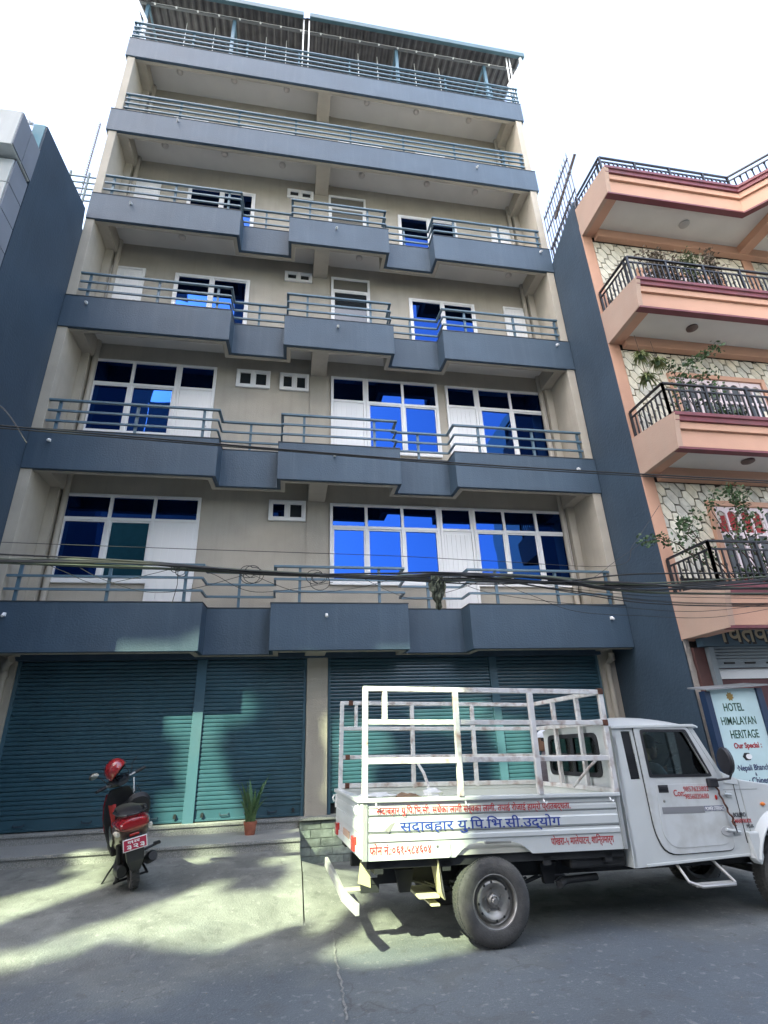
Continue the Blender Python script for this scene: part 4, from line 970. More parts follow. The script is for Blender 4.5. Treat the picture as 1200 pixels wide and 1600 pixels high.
# slit vent behind the door
b = MB(); b.plate([(2.797,.605), (2.775,1.055), (2.878,1.055), (2.902,.605)], [], .012, .03); tb(b, 'vent_panel', blkp)
for k in range(14):
    z = .62+.0165*k; b = MB(); x0 = 2.80-.0005*k*1.0; b.box(x0, x0+.098, .004, .012, z, z+.007); tb(b, 'louvre', blkp)
# glazing
tg_m = bpy.data.materials.new('truck_glass'); tg_m.use_nodes = True; nt = tg_m.node_tree; nt.nodes.clear()
o_ = nt.nodes.new('ShaderNodeOutputMaterial'); gl = nt.nodes.new('ShaderNodeBsdfGlossy'); gl.inputs['Roughness'].default_value = .01; gl.inputs['Color'].default_value = (.8,.85,.85,1)
tr_ = nt.nodes.new('ShaderNodeBsdfTransparent'); tr_.inputs['Color'].default_value = (.72,.78,.76,1); mxs = nt.nodes.new('ShaderNodeMixShader')
fr = nt.nodes.new('ShaderNodeFresnel'); fr.inputs[0].default_value = 1.6; ad = nt.nodes.new('ShaderNodeMath'); ad.operation = 'MULTIPLY_ADD'; ad.inputs[1].default_value = 1.0; ad.inputs[2].default_value = .02
nt.links.new(fr.outputs[0], ad.inputs[0]); nt.links.new(ad.outputs[0], mxs.inputs[0]); nt.links.new(tr_.outputs[0], mxs.inputs[1]); nt.links.new(gl.outputs[0], mxs.inputs[2]); nt.links.new(mxs.outputs[0], o_.inputs[0])
b = MB(); b.plate(grow(WH, .01), [], .012, .016); tb(b, 'side_window', tg_m, door)
b = MB(); b.plate(grow(WH, .01), [], CW-.016, CW-.012); tb(b, 'side_window', tg_m)
b = MB(); b.add([(3.63,.06,1.09),(3.85,.06,.67),(3.85,CW-.06,.67),(3.63,CW-.06,1.09)], [(0,1,2,3)]); tb(b, 'windscreen', tg_m)
# back panel with rear window
BW = rr([(.30,.64), (1.39,.64), (1.37,1.03), (.32,1.03)], .09)
b = MB(); b.plate(rr([(.0,-.165), (CW,-.165), (CW,1.09), (.0,1.09)], [.01,.01,.08,.08]), [BW], 2.665, 2.70, 'yz'); back = tb(b, 'cab_back', tw_, bevel=.008)
b = MB(); b.plate(grow(BW, .03), [grow(BW, -.014)], 2.652, 2.664, 'yz'); tb(b, 'window_seal', blkp, back)
b = MB(); b.plate(BW, [], 2.67, 2.674, 'yz'); tb(b, 'rear_window', tg_m, back)
b = MB(); b.box(2.655, 2.664, .80, .86, .64, 1.03); tb(b, 'window_divider', blkp, back)
# roof: crowned
rings = []
for i in range(9):
    x = 2.655 + (3.70-2.655)*i/8; e = sin(pi*min(1, max(0, (i+.6)/8.9)))**.5
    ring = []
    for j in range(13):
        t = j/12; y = -.012 + (CW+.024)*t
        ring.append((x - .0, y, 1.105 + (.125*e)*(1-abs(2*t-1)**3.2) + .0))
    ring += [(x, CW-.02, 1.09), (x, .02, 1.09)]
    rings.append(ring)
b = MB(); b.loft(rings); tb(b, 'cab_roof', tw_, smooth=True)
b = MB(); b.bar((2.65, -.016, 1.10), (3.66, -.016, 1.118), .02, .028); b.bar((3.66,-.016,1.118), (3.72, -.0, 1.10), .02, .02); tb(b, 'roof_gutter', tw_, bevel=.004)
# bonnet, wings
b = MB()
rings = []
for x, zt in ((4.0,.605), (4.2,.58), (4.5,.54), (4.8,.49), (4.93,.44), (4.97,.36)):
    rings.append([(x, .10, .2), (x, .10, zt-.05), (x, .13, zt-.012), (x, .3, zt), (x, CW/2, zt+.025), (x, CW-.3, zt), (x, CW-.13, zt-.012), (x, CW-.10, zt-.05), (x, CW-.10, .2)])
b.loft(rings); tb(b, 'bonnet', tw_, smooth=True)
for y0, y1, s in ((-.004, .11, -1), (CW-.11, CW+.004, 1)):
    n = []
    wing = [(4.075,-.02), (4.075,.585), (4.2,.565), (4.5,.525), (4.8,.475), (4.93,.42), (4.95,-.05), (4.83,-.05), (4.90,.06), (4.76,.19), (4.50,.23), (4.24,.16), (4.11,.03)]
    b = MB(); b.plate(wing, [], y0, y1); wg = tb(b, 'front_wing', tw_, bevel=.012)
    # flared arch
    yo = y0 if s < 0 else y1
    rings = []
    for k in range(19):
        a = radians(163 - 146*k/18); cx, cz = 4.51 + .44*cos(a), -.31 + .54*sin(a)
        ca, sa = cos(a), sin(a)
        rings.append([(cx, yo-.03*s, cz), (cx, yo+.05*s, cz), (cx+.02*ca, yo+.06*s, cz+.02*sa), (cx+.07*ca, yo+.025*s, cz+.07*sa), (cx+.10*ca, yo-.03*s, cz+.1*sa)])
    b = MB(); b.loft(rings); tb(b, 'wheel_flare', tw_, wg, smooth=True)
b = MB(); b.plate([(4.03,-.15),(4.075,-.19),(4.12,-.12),(4.12,.1),(4.0,.1)], [], -.05, .05); tb(b, 'wing_end', tw_, bevel=.01)
b = MB(); b.ball((4.30,-.012,.345), .032, .012, .018, 12, 8); tb(b, 'side_indicator', amber, smooth=True)
b = MB(); b.box(4.0, 4.004, -.006, .0, .0, .595); tb(b, 'panel_seam', dark)
b = MB(); b.plate([(3.885,.655),(4.06,.585),(4.06,.53),(3.89,.55)], [], -.01, -.001); tb(b, 'cowl_panel', tw_, bevel=.004)
b = MB(); b.box(3.86, 4.28, -.0065, -.0045, .485, .488); tb(b, 'panel_seam', mat('seam_grey', (.10,.10,.10), .8))
# front
b = MB(); b.box(4.93, 4.99, .15, CW-.15, -.02, .38); tb(b, 'grille', blkp, bevel=.01)
b = MB(); b.box(4.98, 5.12, .0, CW, -.25, -.05); tb(b, 'front_bumper', blkp, bevel=.03)
for y in (.26, CW-.26):
    b = MB(); b.ball((4.985, y, .24), .03, .10, .10, 14, 8); tb(b, 'headlight', whitep, smooth=True)
# hinges and pale patch
b = MB(); b.plate([(3.775+.075*cos(a*pi/8), .115+.045*sin(a*pi/8)) for a in range(16)], [], -.028, -.0215); tb(b, 'hinge_plate', mat('pale_metal', (.45,.45,.45), .5, .3, dirt=.3, obj=True), door, bevel=.003)
b = MB(); b.tube([(3.76,-.035,.13),(3.93,-.02,.10)], .014, 8); b.box(3.86,3.95,-.018,-.004,.08,.13); tb(b, 'door_hinge', tw_, door, smooth=True)
b = MB(); b.tube([(3.84,-.03,.45),(3.93,-.015,.44)], .012, 8); b.box(3.88,3.96,-.016,-.004,.42,.47); tb(b, 'door_hinge', tw_, door)
b = MB(); b.ball((3.735, -.026, .42), .016, .004, .024, 10, 6); tb(b, 'small_reflector', redlens, door)
# mirror
b = MB(); b.box(3.66, 3.77, -.07, -.017, .515, .60); mr = tb(b, 'mirror', blkp, bevel=.01)
b = MB(); b.tube([(3.75,-.05,.58),(3.83,-.17,.60),(3.84,-.20,.66)], .012, 8); tb(b, 'mirror_arm', blkp, mr, smooth=True)
b = MB(); b.loft([[(3.80+dx, -.17+.095*cos(a)*sx, .765+.135*sin(a)*sz) for a in [2*pi*k/20 for k in range(20)]] for dx, sx, sz in ((-.0,.86,.9),(.02,1,1),(.05,.95,.95),(.075,.6,.6))]); tb(b, 'mirror_shell', blkp, mr, smooth=True)
b = MB(); 
L = [(3.74,-.045,.52)] + [(3.74+.13*t + .012*sin(t*25), -.05+.012*cos(t*21), .52-.36*t) for t in [k/20 for k in range(1,21)]]
b.tube(L, .010, 5); tb(b, 'twisted_cord', mat('rust_joint', (.09,.035,.02), .9), mr)
b = MB(); b.tube([(3.865,-.04,.20),(3.88,-.04,.10)], [.014,.004], 6); tb(b, 'cord_end', blkp, mr)
# interior
b = MB(); b.box(3.62, 3.86, .08, CW-.08, .35, .66); tb(b, 'dashboard', mat('dash_grey', (.05,.05,.055), .6), bevel=.03)
for y in (.12, .95):
    b = MB(); b.box(2.92, 3.42, y, y+.55, .15, .28); b.box(2.80, 2.95, y, y+.55, .2, .80); tb(b, 'seat', mat('seat_grey', (.06,.055,.055), .8), bevel=.04)
b = MB(); b.lathe([(.165+.017*cos(a), .017*sin(a)) for a in [2*pi*k/8 for k in range(9)]], 28, Matrix.Translation((3.62, .36, .70)) @ Matrix.Rotation(radians(-62), 4, 'Y')); sw = tb(b, 'steering_wheel', blkp, smooth=True)
b = MB(); b.tube([(3.62,.36,.70),(3.80,.36,.55)], .025, 8); b.bar((3.62,.22,.70),(3.62,.50,.70), .03, .012); tb(b, 'steering_column', blkp, sw)
b = MB(); b.box(2.7, 4.0, .05, CW-.05, -.14, -.10); tb(b, 'cab_floor', chas)
# chassis ------------------------------------------------------------
for y in (.34, W-.42):
    b = MB(); b.box(.1, 4.9, y, y+.08, -.235, -.115); tb(b, 'chassis_rail', chas, bevel=.005)
b = MB(); b.box(.05, 2.62, .06, .3, -.07, -.002); b.box(.05, 2.62, W-.3, W-.06, -.07, -.002); tb(b, 'bed_bearer', chas)
for x in (.12, .75, 1.75, 2.4):
    b = MB(); b.box(x, x+.08, .06, W-.06, -.11, -.03); tb(b, 'cross_member', chas)
for x, z in ((1.90,-.30), (.45,-.30)):
    b = MB(); b.plate([(x-.09,-.12),(x+.09,-.12),(x+.05,z),(x-.05,z)], [], .28, .34); tb(b, 'spring_hanger', chas, bevel=.004)
for y in (.27, W-.33):
    b = MB()
    for q in range(4): b.tube([(1.22+dx*(1-.18*q), y+.03, -.33-.015*q+.12*(abs(dx)/.7)**2) for dx in (-.70,-.45,-.2,0,.2,.45,.70)], .012, 6)
    tb(b, 'leaf_spring', chas)
b = MB(); b.tube([(1.218,.05,-.357),(1.218,W-.05,-.357)], .045, 10); b.ball((1.218,W/2,-.357), .15, .15, .14); tb(b, 'rear_axle', chas, smooth=True)
b = MB(); b.tube([(4.53,.08,-.335),(4.53,W-.08,-.335)], .04, 10); tb(b, 'front_axle', chas, smooth=True)
b = MB(); b.tube([(1.25, W/2, -.33),(3.2, W/2, -.15)], .04, 10); tb(b, 'drive_shaft', chas, smooth=True)
b = MB(); b.tube([(2.4,.26,-.26),(2.05,.24,-.27),(1.93,.14,-.285)], .032, 12); tb(b, 'exhaust_pipe', chas, smooth=True)
b = MB(); b.box(2.05, 2.65, .10, .30, -.16, -.02); tb(b, 'fuel_tank', chas, bevel=.02)
b = MB(); b.bar((2.0,.12,-.01),(2.25,.16,-.12), .04); b.bar((2.3,.12,-.01),(2.5,.2,-.13), .03); tb(b, 'brace', chas)
b = MB(); b.plate([(.70,-.0),(.71,-.0),(.765,-.27),(.73,-.33),(.66,-.25)], [], .05, .09); 
b.v = []; b.f = []
b.add([(.70,.02,-.02),(.70,.30,-.02),(.76,.30,-.33),(.76,.06,-.33),(.72,.02,-.25)], [(0,1,2,3,4)]); b.add([(.708,.02,-.02),(.708,.30,-.02),(.768,.30,-.33),(.768,.06,-.33),(.728,.02,-.25)], [(4,3,2,1,0)])
tb(b, 'mud_flap', cream)
b = MB(); b.add([(.70,W-.3,-.02),(.70,W-.02,-.02),(.76,W-.02,-.33),(.76,W-.3,-.33)], [(0,1,2,3)]); tb(b, 'mud_flap', cream)
b = MB(); b.box(.55, .74, .15, .6, -.33, -.31); b.box(.66,.74,.15,.5,-.39,-.375); tb(b, 'spring_plate', cream)
# shiny box seen in the arch
b = MB(); b.box(1.28, 1.55, .30, .34, .03, .10); tb(b, 'pale_bracket', mat('pale_metal', (.45,.45,.45), .5, .3))
# pale side step
b = MB(); P = [(3.17,.06,-.15), (3.20,-.04,-.29), (3.29,-.10,-.325), (3.66,-.10,-.32), (3.70,-.06,-.31), (3.58,.06,-.13)]
b.tube(P, .014, 8); b.tube([(3.24,-.03,-.315),(3.68,-.03,-.31)], .012, 8); b.tube([(3.25,-.07,-.325),(3.68,-.07,-.315)], .012, 8); b.box(3.24, 3.69, -.085, -.03, -.325, -.318)
tb(b, 'side_step', mat('worn_aluminium', (.42,.41,.39), .4, .5, dirt=.4, obj=True), smooth=True)
# rear bumper: bent bar on a bracket
b = MB(); pts = [(-.125,1.62,-.235), (-.125,1.2,-.25), (-.12,.75,-.27), (-.105,.42,-.32), (-.06,.20,-.345), (-.035,.02,-.35)]
rings = [[(x-.018,y,z-.045),(x+.018,y,z-.045),(x+.018,y,z+.045),(x-.018,y,z+.045)] for x,y,z in pts]
b.loft(rings); tb(b, 'rear_bumper', bump_w, bevel=.006)
b = MB(); b.box(-.10, .12, .38, .50, -.285, -.275); tb(b, 'bumper_bracket', cream)
b = MB(); b.add([(.04,.30,-.005),(.12,.30,-.005),(.14,.34,-.26),(.02,.34,-.22)], [(0,1,2,3)]); b.add([(.04,.31,-.005),(.12,.31,-.005),(.14,.35,-.26),(.02,.35,-.22)], [(3,2,1,0)]); tb(b, 'bumper_bracket', cream)
b = MB(); b.box(.05, .22, .345, .40, -.30, -.02); tb(b, 'tow_frame', chas)
b = MB(); b.box(.08, .2, .33, .344, -.18, -.10); tb(b, 'number_plate', mat('pale_metal', (.45,.45,.45), .5, .3))
b = MB(); b.tube([(.1,.30,-.08),(.22,.28,-.08)], .012, 6); tb(b, 'tow_hook', cream)
# wheels --------------------------------------------------------------
def wheel(x, y, s, z=-.357):
    Mw = Matrix.Translation((x, y, z)) @ Matrix.Diagonal((1, s, 1, 1))
    R = .35
    tyre = [(.205,.03), (.215,.012), (.24,.002), (.285,.0), (.318,.012), (.337,.03), (.346,.055), (.35,.09), (.35,.14), (.346,.175), (.335,.2), (.30,.222), (.24,.225), (.205,.2)]
    b = MB(); b.lathe(tyre, 56, Mw, 'y'); t = tb(b, 'wheel', rub, smooth=True)
    b = MB()
    for k in range(60):
        a = 2*pi*k/60
        for q in range(4):
            y0 = .040 + q*.043; a2 = a + (.05 if q % 2 else 0)
            Mr = Mw @ Matrix.Rotation(-a2, 4, 'Y')
            b.box(.338 if q in (0,3) else .345, .3525 if q in (1,2) else .347, y0, y0+.036, -.0125, .0125, Mr)
    tb(b, 'tread_block', tread_m, t, recalc=False)
    rim = [(.208,.028), (.214,.014), (.206,.012), (.198,.022), (.192,.05), (.186,.075), (.172,.082), (.163,.060), (.155,.046), (.140,.040), (.122,.046), (.105,.058), (.09,.070), (.078,.074), (.06,.073), (.058,.05), (.045,.03), (.04,.028), (.0,.028)]
    b = MB(); b.lathe(rim, 48, Mw, 'y'); rm = tb(b, 'rim', rimm, t, smooth=True)
    for k in range(12):
        if k % 3 == 2: continue
        a = 2*pi*k/12+.1; b = MB(); b.ball((.147*cos(a), .042, .147*sin(a)), .012, .004, .012, 8, 4, Mw); tb(b, 'rim_hole', dark, t)
    for k in range(5):
        a = 2*pi*k/5+.4; b = MB(); b.lathe([(0,.048),(.010,.048),(.012,.056),(.012,.075)], 6, Mw @ Matrix.Translation((.082*cos(a),0,.082*sin(a))), 'y'); tb(b, 'wheel_nut', rimm, t)
    b = MB(); b.lathe([(0,.012),(.022,.012),(.028,.018),(.03,.03)], 20, Mw, 'y')
    for k in range(6):
        a = 2*pi*k/6; b.lathe([(0,.018),(.007,.018),(.007,.03)], 6, Mw @ Matrix.Translation((.038*cos(a),0,.038*sin(a))), 'y')
    tb(b, 'hub', rimm, t, smooth=True)
wheel(1.218, .0, 1); wheel(1.218, W, -1); wheel(4.53, .03, 1, -.335); wheel(4.53, W-.03, -1, -.335)
# lettering on the bed side -------------------------------------------
yb = -.0135
tt('सदाबहार यु.िप.िभ.सी. सधेंका लागी सर्वका लागी. तपाई रोजाई हाम्रो प्रातबद्धता.', .125, .362, .075, redt, 1.94, .0008, -.0165, near)
tt('सदाबहार यु.िप.िभ.सी.उद्योग', .345, .222, .11, blut, 1.60, .0012, yb, near)
tt('फोन नं.:०६१-५८४६०४', .065, .045, .095, redt, .57, .0012, -.002, near)
tt('पोखरा-५ मालेपाटन, शािन्तमार्ग', 1.825, .06, .085, redt, .665, .0008, -.002, near)
b = MB(); b.plate([(.20,.235),(.26,.285),(.30,.295),(.25,.225),(.28,.262),(.235,.215)], [], yb-.001, yb); tb(b, 'leaf_mark', mat('faded_mark', (.25,.24,.23), .7), near)

# ---------------------------------------------------------------- people
def skin_body(name, joints, edges, m, parent, root=0, sub=2):
    me = bpy.data.meshes.new(name); me.from_pydata([j[0] for j in joints], edges, []); o = bpy.data.objects.new(name, me); COL.objects.link(o)
    o.parent = parent
    sm = o.modifiers.new('skin', 'SKIN'); sm.use_smooth_shade = True
    for i, j in enumerate(joints):
        r = j[1]; me.skin_vertices[0].data[i].radius = r if isinstance(r, tuple) else (r, r)
    me.skin_vertices[0].data[root].use_root = True
    s = o.modifiers.new('subdivision', 'SUBSURF'); s.levels = sub; s.render_levels = sub
    me.materials.append(m); return o
skinm = mat('brown_skin', (.20,.105,.065), .6); hairm = mat('black_hair', (.012,.010,.010), .7)
def stripe_mat(name, c1, c2, sc):
    m = bpy.data.materials.new(name); m.use_nodes = True; nt = m.node_tree; b = nt.nodes['Principled BSDF']; b.inputs['Roughness'].default_value = .85
    tc = nt.nodes.new('ShaderNodeTexCoord'); w = nt.nodes.new('ShaderNodeTexWave'); w.inputs['Scale'].default_value = sc; w.bands_direction = 'Z'; w.inputs['Distortion'].default_value = 1.5
    r = nt.nodes.new('ShaderNodeValToRGB'); r.color_ramp.interpolation = 'CONSTANT'; r.color_ramp.elements[0].color = (*c1, 1); r.color_ramp.elements[1].position = .5; r.color_ramp.elements[1].color = (*c2, 1)
    nt.links.new(tc.outputs['Object'], w.inputs[0]); nt.links.new(w.outputs[1], r.inputs[0]); nt.links.new(r.outputs[0], b.inputs[0]); return m
def head(root, c, yaw, cap, capm, s=1.0):
    M = Matrix.Translation(c) @ Matrix.Rotation(yaw, 4, 'Z') @ Matrix.Scale(s, 4)
    # profile-shaped head looking towards local +x
    b = MB(); prof = [(-.125,.035,.03,.0),(-.11,.06,.05,.02),(-.08,.075,.062,.012),(-.04,.085,.068,.008),(0,.093,.072,.002),(.04,.097,.075,-.004),(.08,.088,.07,-.008),(.11,.06,.05,-.01),(.125,.02,.02,-.01)]
    rings = [[(dx+rx*cos(a), ry*sin(a), z) for a in [2*pi*k/18 for k in range(18)]] for z, rx, ry, dx in prof]
    b.loft(rings); h = b.build('head', skinm, root, smooth=True); h.matrix_local = M
    b = MB(); b.loft([[(.085,-.012,.01),(.085,.012,.01),(.08,0,.03)], [(.115,-.016,-.022),(.115,.016,-.022),(.095,0,-.005)]]); b.ball((.082,0,-.055), .014, .026, .006)
    for s_ in (-1, 1): b.ball((.0, .073*s_, .0), .018, .008, .03); b.ball((.085,.032*s_,.028), .008, .012, .006)
    o = b.build('face_features', skinm, h, smooth=True)
    b = MB(); b.ball((-.012,0,.03), .103, .082, .105, 18, 10, z0=-.35); b.build('hair', hairm, h, smooth=True)
    if cap:
        b = MB(); b.ball((-.008,0,.055), .108, .088, .095, 20, 8, z0=-.05)
        b.loft([[(.08,-.06,.056),(.08,.06,.056),(.08,.06,.066),(.08,-.06,.066)], [(.17,-.045,.042),(.17,.045,.042),(.17,.045,.05),(.17,-.045,.05)]])
        b.build('cap', capm, h, smooth=True)
    return h
def standing(name, label, loc, yaw, shirt, cap):
    r = thing(name, label, 'person', loc); r.rotation_euler = (0, 0, yaw)
    tr = mat('dark_trousers', (.02,.02,.035), .85)
    # x forward, y left
    J = [((0,0,.95),(.14,.11)), ((0,0,1.15),(.15,.11)), ((0,0,1.36),(.17,.11)), ((0,0,1.47),(.08,.07)), ((.01,0,1.54),(.055,.055)),
         ((0,.19,1.40),(.06,.06)), ((.02,.24,1.14),(.045,.045)), ((0,-.19,1.40),(.06,.06)), ((.02,-.24,1.14),(.045,.045))]
    skin_body('shirt', J, [(0,1),(1,2),(2,3),(3,4),(2,5),(5,6),(2,7),(7,8)], shirt, r)
    J = [((0,0,.94),(.14,.11)), ((0,.09,.84),(.09,.09)), ((.01,.10,.48),(.065,.065)), ((0,.10,.10),(.05,.05)), ((0,-.09,.84),(.09,.09)), ((.01,-.10,.48),(.065,.065)), ((0,-.10,.10),(.05,.05))]
    skin_body('trousers', J, [(0,1),(1,2),(2,3),(0,4),(4,5),(5,6)], tr, r)
    for s in (-1, 1):
        skin_body('forearm', [((.02,.24*s,1.16),(.04,.04)), ((.08,.23*s,.93),(.028,.028)), ((.11,.22*s,.86),(.04,.02))], [(0,1),(1,2)], skinm, r)
        for q in range(4):
            b = MB(); x = .09+.016*q; b.tube([(x,.22*s,.84),(x+.004,.215*s,.79),(x-.004,.205*s,.755)], [.009,.008,.006], 6); b.build('finger', skinm, r, smooth=True)
        b = MB(); b.tube([(.14,.215*s,.87),(.155,.2*s,.83),(.15,.19*s,.80)], [.011,.010,.007], 6); b.build('thumb', skinm, r, smooth=True)
        b = MB(); b.ball((.05,.10*s,.04), .14, .05, .05, 12, 6); b.build('shoe', blk, r, smooth=True)
    skin_body('neck', [((0,0,1.46),(.055,.055)), ((.01,0,1.58),(.055,.055))], [(0,1)], skinm, r)
    head(r, (.02,0,1.63), 0, True, cap)
    return r
standing('person', 'man in a white cap and striped shirt standing behind the truck cage beside the cab', (2.93, -1.52, ZR), radians(185), stripe_mat('striped_shirt', (.30,.28,.30), (.06,.035,.05), 22), mat('white_cap', (.6,.62,.66), .8))
# driver (truck frame)
dv = thing('person', 'driver in a dark cap and striped shirt seated at the truck steering wheel', 'person', M=TM @ Matrix.Translation((3.24, .36, .28)))
shirt2 = stripe_mat('pale_striped_shirt', (.45,.50,.55), (.12,.15,.20), 30)
J = [((0,0,.04),(.14,.13)), ((.0,0,.24),(.14,.12)), ((.02,0,.40),(.15,.10)), ((.04,0,.49),(.07,.06)), ((.03,.18,.42),(.055,.055)), ((.14,.22,.22),(.042,.042)), ((.03,-.18,.42),(.055,.055)), ((.14,-.22,.22),(.042,.042))]
skin_body('shirt', J, [(0,1),(1,2),(2,3),(2,4),(4,5),(2,6),(6,7)], shirt2, dv)
J = [((0,0,.02),(.14,.12)), ((.10,.10,.04),(.085,.085)), ((.45,.12,.06),(.06,.06)), ((.52,.12,-.28),(.045,.045)), ((.10,-.10,.04),(.085,.085)), ((.45,-.12,.06),(.06,.06)), ((.52,-.12,-.28),(.045,.045))]
skin_body('trousers', J, [(0,1),(1,2),(2,3),(0,4),(4,5),(5,6)], mat('dark_trousers', (.02,.02,.035), .85), dv)
for s in (-1, 1):
    skin_body('forearm', [((.14,.22*s,.22),(.038,.038)), ((.28,.17*s,.33),(.026,.026)), ((.34,.155*s,.38),(.034,.022))], [(0,1),(1,2)], skinm, dv)
    for q in range(4):
        b = MB(); a0 = .39+.016*q; b.tube([(.35,.15*s,.36+.018*q),(.39,.145*s,.37+.018*q),(.395,.165*s,.36+.018*q)], [.009,.008,.007], 6); b.build('finger', skinm, dv, smooth=True)
    b = MB(); b.tube([(.33,.14*s,.40),(.36,.125*s,.42),(.38,.13*s,.43)], [.011,.010,.008], 6); b.build('thumb', skinm, dv, smooth=True)
skin_body('neck', [((.03,0,.48),(.05,.05)), ((.06,0,.58),(.05,.05))], [(0,1)], skinm, dv)
head(dv, (.09,0,.62), 0, True, mat('dark_cap', (.015,.015,.018), .9), .95)

# ---------------------------------------------------------------- scooter
SX, SYY = -2.26, -1.38
hd = Vector((-.37, .93)).normalized()
zx = rz(SX, SYY) + .004; zf_ = rz(SX+hd.x*1.24, SYY+hd.y*1.24)
fx = Vector((hd.x, hd.y, (zf_-zx)/1.24)).normalized(); lf = Vector((-hd.y, hd.x, 0)).normalized(); upv = fx.cross(lf)
SM = Matrix(((fx.x, lf.x, upv.x, SX), (fx.y, lf.y, upv.y, SYY), (fx.z, lf.z, upv.z, zx), (0,0,0,1))) @ Matrix.Rotation(radians(-11), 4, 'X')
sc = thing('scooter', 'dark red scooter with a red number plate parked in front of the left shutter', 'scooter', M=SM)
sred = mat('scooter_red', (.20,.006,.010), .22, coat=.8, spec=.6); sdk = mat('scooter_charcoal', (.020,.021,.024), .4); sgr = mat('scooter_bronze', (.10,.055,.045), .3, .3, coat=.4)
sblk = mat('scooter_black', (.012,.012,.013), .55); schr = mat('scooter_metal', (.30,.30,.30), .3, .9); vinyl = mat('seat_vinyl', (.02,.02,.022), .45, bump=.15, bscale=80)
def sb(b, name, m, parent=None, **k): return b.build(name, m, parent or sc, **k)
def ell(x, cz, ry, rzz, n=20, y=0, flat=0, sq=2.4):
    out = []
    for k in range(n):
        a = 2*pi*k/n; c, s = cos(a), sin(a)
        out.append((x, y + ry*math.copysign(abs(c)**(2/sq), c), cz + rzz*math.copysign(abs(s)**(2/sq), s)))
    return out
def swheel(x, R, w, turn=0):
    M_ = Matrix.Translation((x, 0, R)) @ Matrix.Rotation(turn, 4, 'Z')
    b = MB(); b.lathe([(R*.60,-w*.35),(R*.75,-w*.5),(R*.9,-w*.48),(R*.98,-w*.3),(R,0),(R*.98,w*.3),(R*.9,w*.48),(R*.75,w*.5),(R*.6,w*.35)], 36, M_, 'y'); t = sb(b, 'wheel', rub, smooth=True)
    b = MB()
    for k in range(30):
        for q in (-1, 1):
            Mr = M_ @ Matrix.Rotation(2*pi*(k+.5*(q > 0))/30, 4, 'Y') @ Matrix.Rotation(.5*q, 4, 'X'); b.box(R-.006, R+.003, q*.028-.016, q*.028+.016, -.006, .006, Mr)
    sb(b, 'tread_block', tread_m, t, recalc=False)
    b = MB(); b.lathe([(R*.62,-w*.3),(R*.56,-.02),(R*.5,-.01),(.05,-.02),(0,-.03)], 24, M_, 'y'); b.lathe([(R*.62,w*.3),(R*.56,.02),(R*.5,.01),(.05,.02),(0,.03)], 24, M_, 'y'); sb(b, 'rim', sdk, t, smooth=True)
swheel(0, .215, .10); swheel(1.24, .215, .09, radians(18))
# rear body: widening tail, painted side panels
R_ = [ell(-.30,.70,.05,.03), ell(-.27,.69,.12,.07), ell(-.18,.665,.165,.115), ell(-.02,.63,.185,.155), ell(.20,.57,.18,.19), ell(.42,.50,.165,.21), ell(.58,.45,.14,.19), ell(.64,.42,.10,.15)]
b = MB(); b.loft(R_); sb(b, 'rear_body', sgr, smooth=True)
# red tail panel wrapped over the back, with the lamp in it
b = MB(); b.loft([ell(-.325,.725,.10,.035), ell(-.31,.73,.155,.062), ell(-.24,.735,.175,.078), ell(-.10,.73,.188,.070), ell(.12,.70,.188,.05), ell(.25,.68,.17,.03)]); sb(b, 'tail_panel', sred, smooth=True)
b = MB(); b.loft([ell(-.342,.735,.07,.028), ell(-.335,.735,.125,.045), ell(-.31,.735,.145,.05)]); sb(b, 'tail_lamp', mat('deep_red_lens', (.26,.008,.010), .2, coat=.6), smooth=True)
for s in (-1, 1):
    b = MB(); b.loft([ell(-.30,.66,.02,.018,12,.165*s), ell(-.27,.665,.03,.028,12,.17*s), ell(-.20,.67,.02,.02,12,.185*s)]); sb(b, 'rear_indicator', mat('clear_lens', (.45,.43,.36), .15, spec=.9), smooth=True)
    b = MB(); b.tube([(.30,.12*s,.80),(.05,.17*s,.83),(-.18,.15*s,.835),(-.28,.06*s,.83)], .013, 8); sb(b, 'grab_rail', sdk, smooth=True)
b = MB(); b.tube([(-.28,.06,.83),(-.29,0,.83),(-.28,-.06,.83)], .013, 8); sb(b, 'grab_rail', sdk, smooth=True)
b = MB(); b.loft([ell(-.16,.80,.07,.02), ell(-.12,.805,.12,.035), ell(.10,.80,.145,.045), ell(.30,.785,.14,.045), ell(.50,.765,.12,.045), ell(.66,.745,.08,.035), ell(.70,.735,.04,.02)]); sb(b, 'seat', vinyl, smooth=True)
# rear mudguard and plate
b = MB(); b.loft([[(-.26,-.07,.62),(-.26,.07,.62),(-.20,.09,.62),(-.20,-.09,.62)], [(-.30,-.10,.50),(-.30,.10,.50),(-.22,.10,.50),(-.22,-.10,.50)], [(-.30,-.085,.36),(-.30,.085,.36),(-.24,.09,.36),(-.24,-.09,.36)], [(-.27,-.05,.25),(-.27,.05,.25),(-.24,.05,.25),(-.24,-.05,.25)]]); sb(b, 'rear_mudguard', sdk, bevel=.008)
b = MB(); b.box(-.326, -.318, -.125, .125, .475, .60); npl = sb(b, 'number_plate', whitep, bevel=.012)
b = MB(); b.box(-.329, -.3265, -.115, .115, .485, .59); sb(b, 'plate_red', mat('plate_red', (.42,.02,.06), .5), npl)
def plt(s, y, z, size, w):
    text(s, size, whitep, npl, frameM((-.3305, y, z), (0,-1,0), (0,0,1)), bold=.0015, width=w)
plt('ग१२प', .075, .552, .038, .125); plt('३२३', .095, .497, .062, .185)
b = MB(); b.box(-.30,-.27,-.05,.05,.615,.64); sb(b, 'red_reflector', redlens, bevel=.005)
